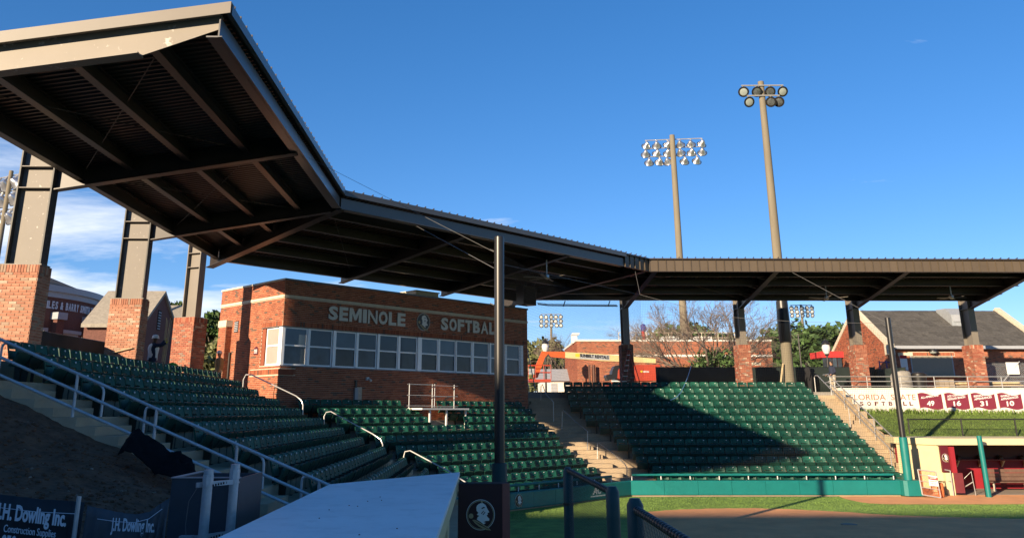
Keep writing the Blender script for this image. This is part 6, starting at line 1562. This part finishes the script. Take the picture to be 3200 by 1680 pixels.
tl_=['olive tree just right of the press box','low olive tree behind the first street lamp','dark green tree between lamp and brick building','pale olive tree behind the boom arm','distant tuft-topped tree above the flat roof, left part','olive treetop above the flat brick roof','dark treetop left of the furled flag','olive treetop right of the furled flag','broad dark round tree behind the bare tree, left half','broad dark round tree behind the bare tree, right half','olive tree behind the second right pier','dark tree left of the thick concrete pole','dark green tree right of the thick concrete pole','tall dark green tree left of the distant square floodlight','dark green tree right of the distant square floodlight','olive tree beside the brick gable','dark tree hidden behind the shingle roof','dark tree mostly behind the press box end']
for i,((px,Y,h,w,m),lb_) in enumerate(zip(TR,tl_)):
    low=i<8 or i==10
    tree(lb_,Xat(px,Y),Y,h-CZ-(1.4 if low else .6),w*.9,m,100+i,clumps=22,leaves=150,size=.42)
for px,Y,h,w,m,lb_ in ((645,70,7.6,2.6,M_leafd,'tall pine behind the corner pier left of the press box'),(600,78,7.5,4,M_leafd,'dark pine low between the second and corner piers'),(500,85,9.8,2.6,M_leafd,'dark tree top right of the dark gable'),(525,90,7,3.5,M_leafo,'olive tree low beside the dark gable')):
    tree(lb_,Xat(px,Y),Y,h,w,m,int(px),clumps=18,leaves=130,size=.30)
tree('olive green shrub behind the corner pier beside the press box',Xat(655,60),60,4.2,2.4,M_leafo,77,clumps=14,leaves=130,size=.24,base=.15)
# evergreen bush at the foot of the bare tree
tree('dense dark green bush at the foot of the bare tree',17.6,63.5,3.1,2.3,M_leafd,78,clumps=18,leaves=120,size=.16,base=.2,trunk=.12)
tree('russet-leaved shrub left of the dark bush',15.6,64.2,2.6,1.3,M_leafr,79,clumps=9,leaves=70,size=.12,base=.25,trunk=.06)
def bare(label,x,y,h,spread,seed,levels=6,r0=.16,stems=5,group='leafless trees'):
    rng=random.Random(seed);t=thing('bare_tree',label,'tree',(x,y,CZ),group);b=MB();tw=MB()
    def grow(p,d,L_,r,lv):
        q=p+d*L_*.5+V((rng.gauss(0,.04),rng.gauss(0,.04),rng.gauss(0,.03)))*L_;e=p+d*L_+V((rng.gauss(0,.06),rng.gauss(0,.06),rng.gauss(0,.05)))*L_
        (b if lv<3 else tw).tube([p,q,e],[r,r*.85,r*.66],6 if lv<3 else 3,cap=False)
        if lv>=levels:return
        for i in range(rng.choice([2,3,3]) if lv<levels-1 else rng.choice([3,3,4])):
            ax=V((rng.gauss(0,1),rng.gauss(0,1),rng.gauss(0,.5))).normalized();nd=(d+ax*rng.uniform(.35,.75)+UP*.06).normalized()
            s=p.lerp(e,rng.uniform(.55,1.0)) if i else e
            grow(s,nd,L_*rng.uniform(.62,.86),max(r*rng.uniform(.5,.68),.006),lv+1)
    for i in range(stems):
        a=2*math.pi*i/stems+rng.uniform(-.3,.3);d=V((math.cos(a)*spread,math.sin(a)*spread*.6,1)).normalized();grow(V((x,y,CZ))+V((math.cos(a),math.sin(a),0))*.12,d,h*.30,r0,0)
    b.build('trunk',M_barkg,t,True,normals=False);tw.build('twigs',M_barkg,t,normals=False);return t
bare('large leafless spreading tree behind the top row of the right stand',17.3,65,8.0,.95,5,levels=7,stems=7)
bare('small leafless tree left of the corner pier',Xat(560,74),74,7.5,.35,9,levels=5,r0=.12,stems=3)
bare('pale leafless treetop beside the brick gable',Xat(2640,100),100,9,.45,12,levels=5,r0=.14,stems=4)
bare('faint leafless treetop behind the first street lamp',Xat(1760,100),100,8.5,.5,15,levels=5,r0=.13,stems=4)
# ================================================================ UNSEEN BLOCK ADDED BEHIND THE VIEWER (its roof edge casts the shade over the near field)
q=thing('added_shade_block','long brick block added unseen behind the viewer, its roof edge shading the near field','building',(-60,-50,0))
b=MB();b.box(-130,4,-60,-45,0,27.4);b.build('wall',M_brickd,q);b=MB();b.box(-130.2,4.2,-60.2,-44.9,27.401,27.6);b.build('coping',M_stone,q)
for i in range(20):
    for j in range(4):
        b=MB();b.box(-127+i*6.2,-123.5+i*6.2,-44.99,-44.95,3+j*6,6.5+j*6);w=b.build('window',M_glass,q);b=MB();b.box(-127.1+i*6.2,-123.4+i*6.2,-44.99,-44.85,2.85+j*6,2.99+j*6);b.build('sill',M_stone,w)
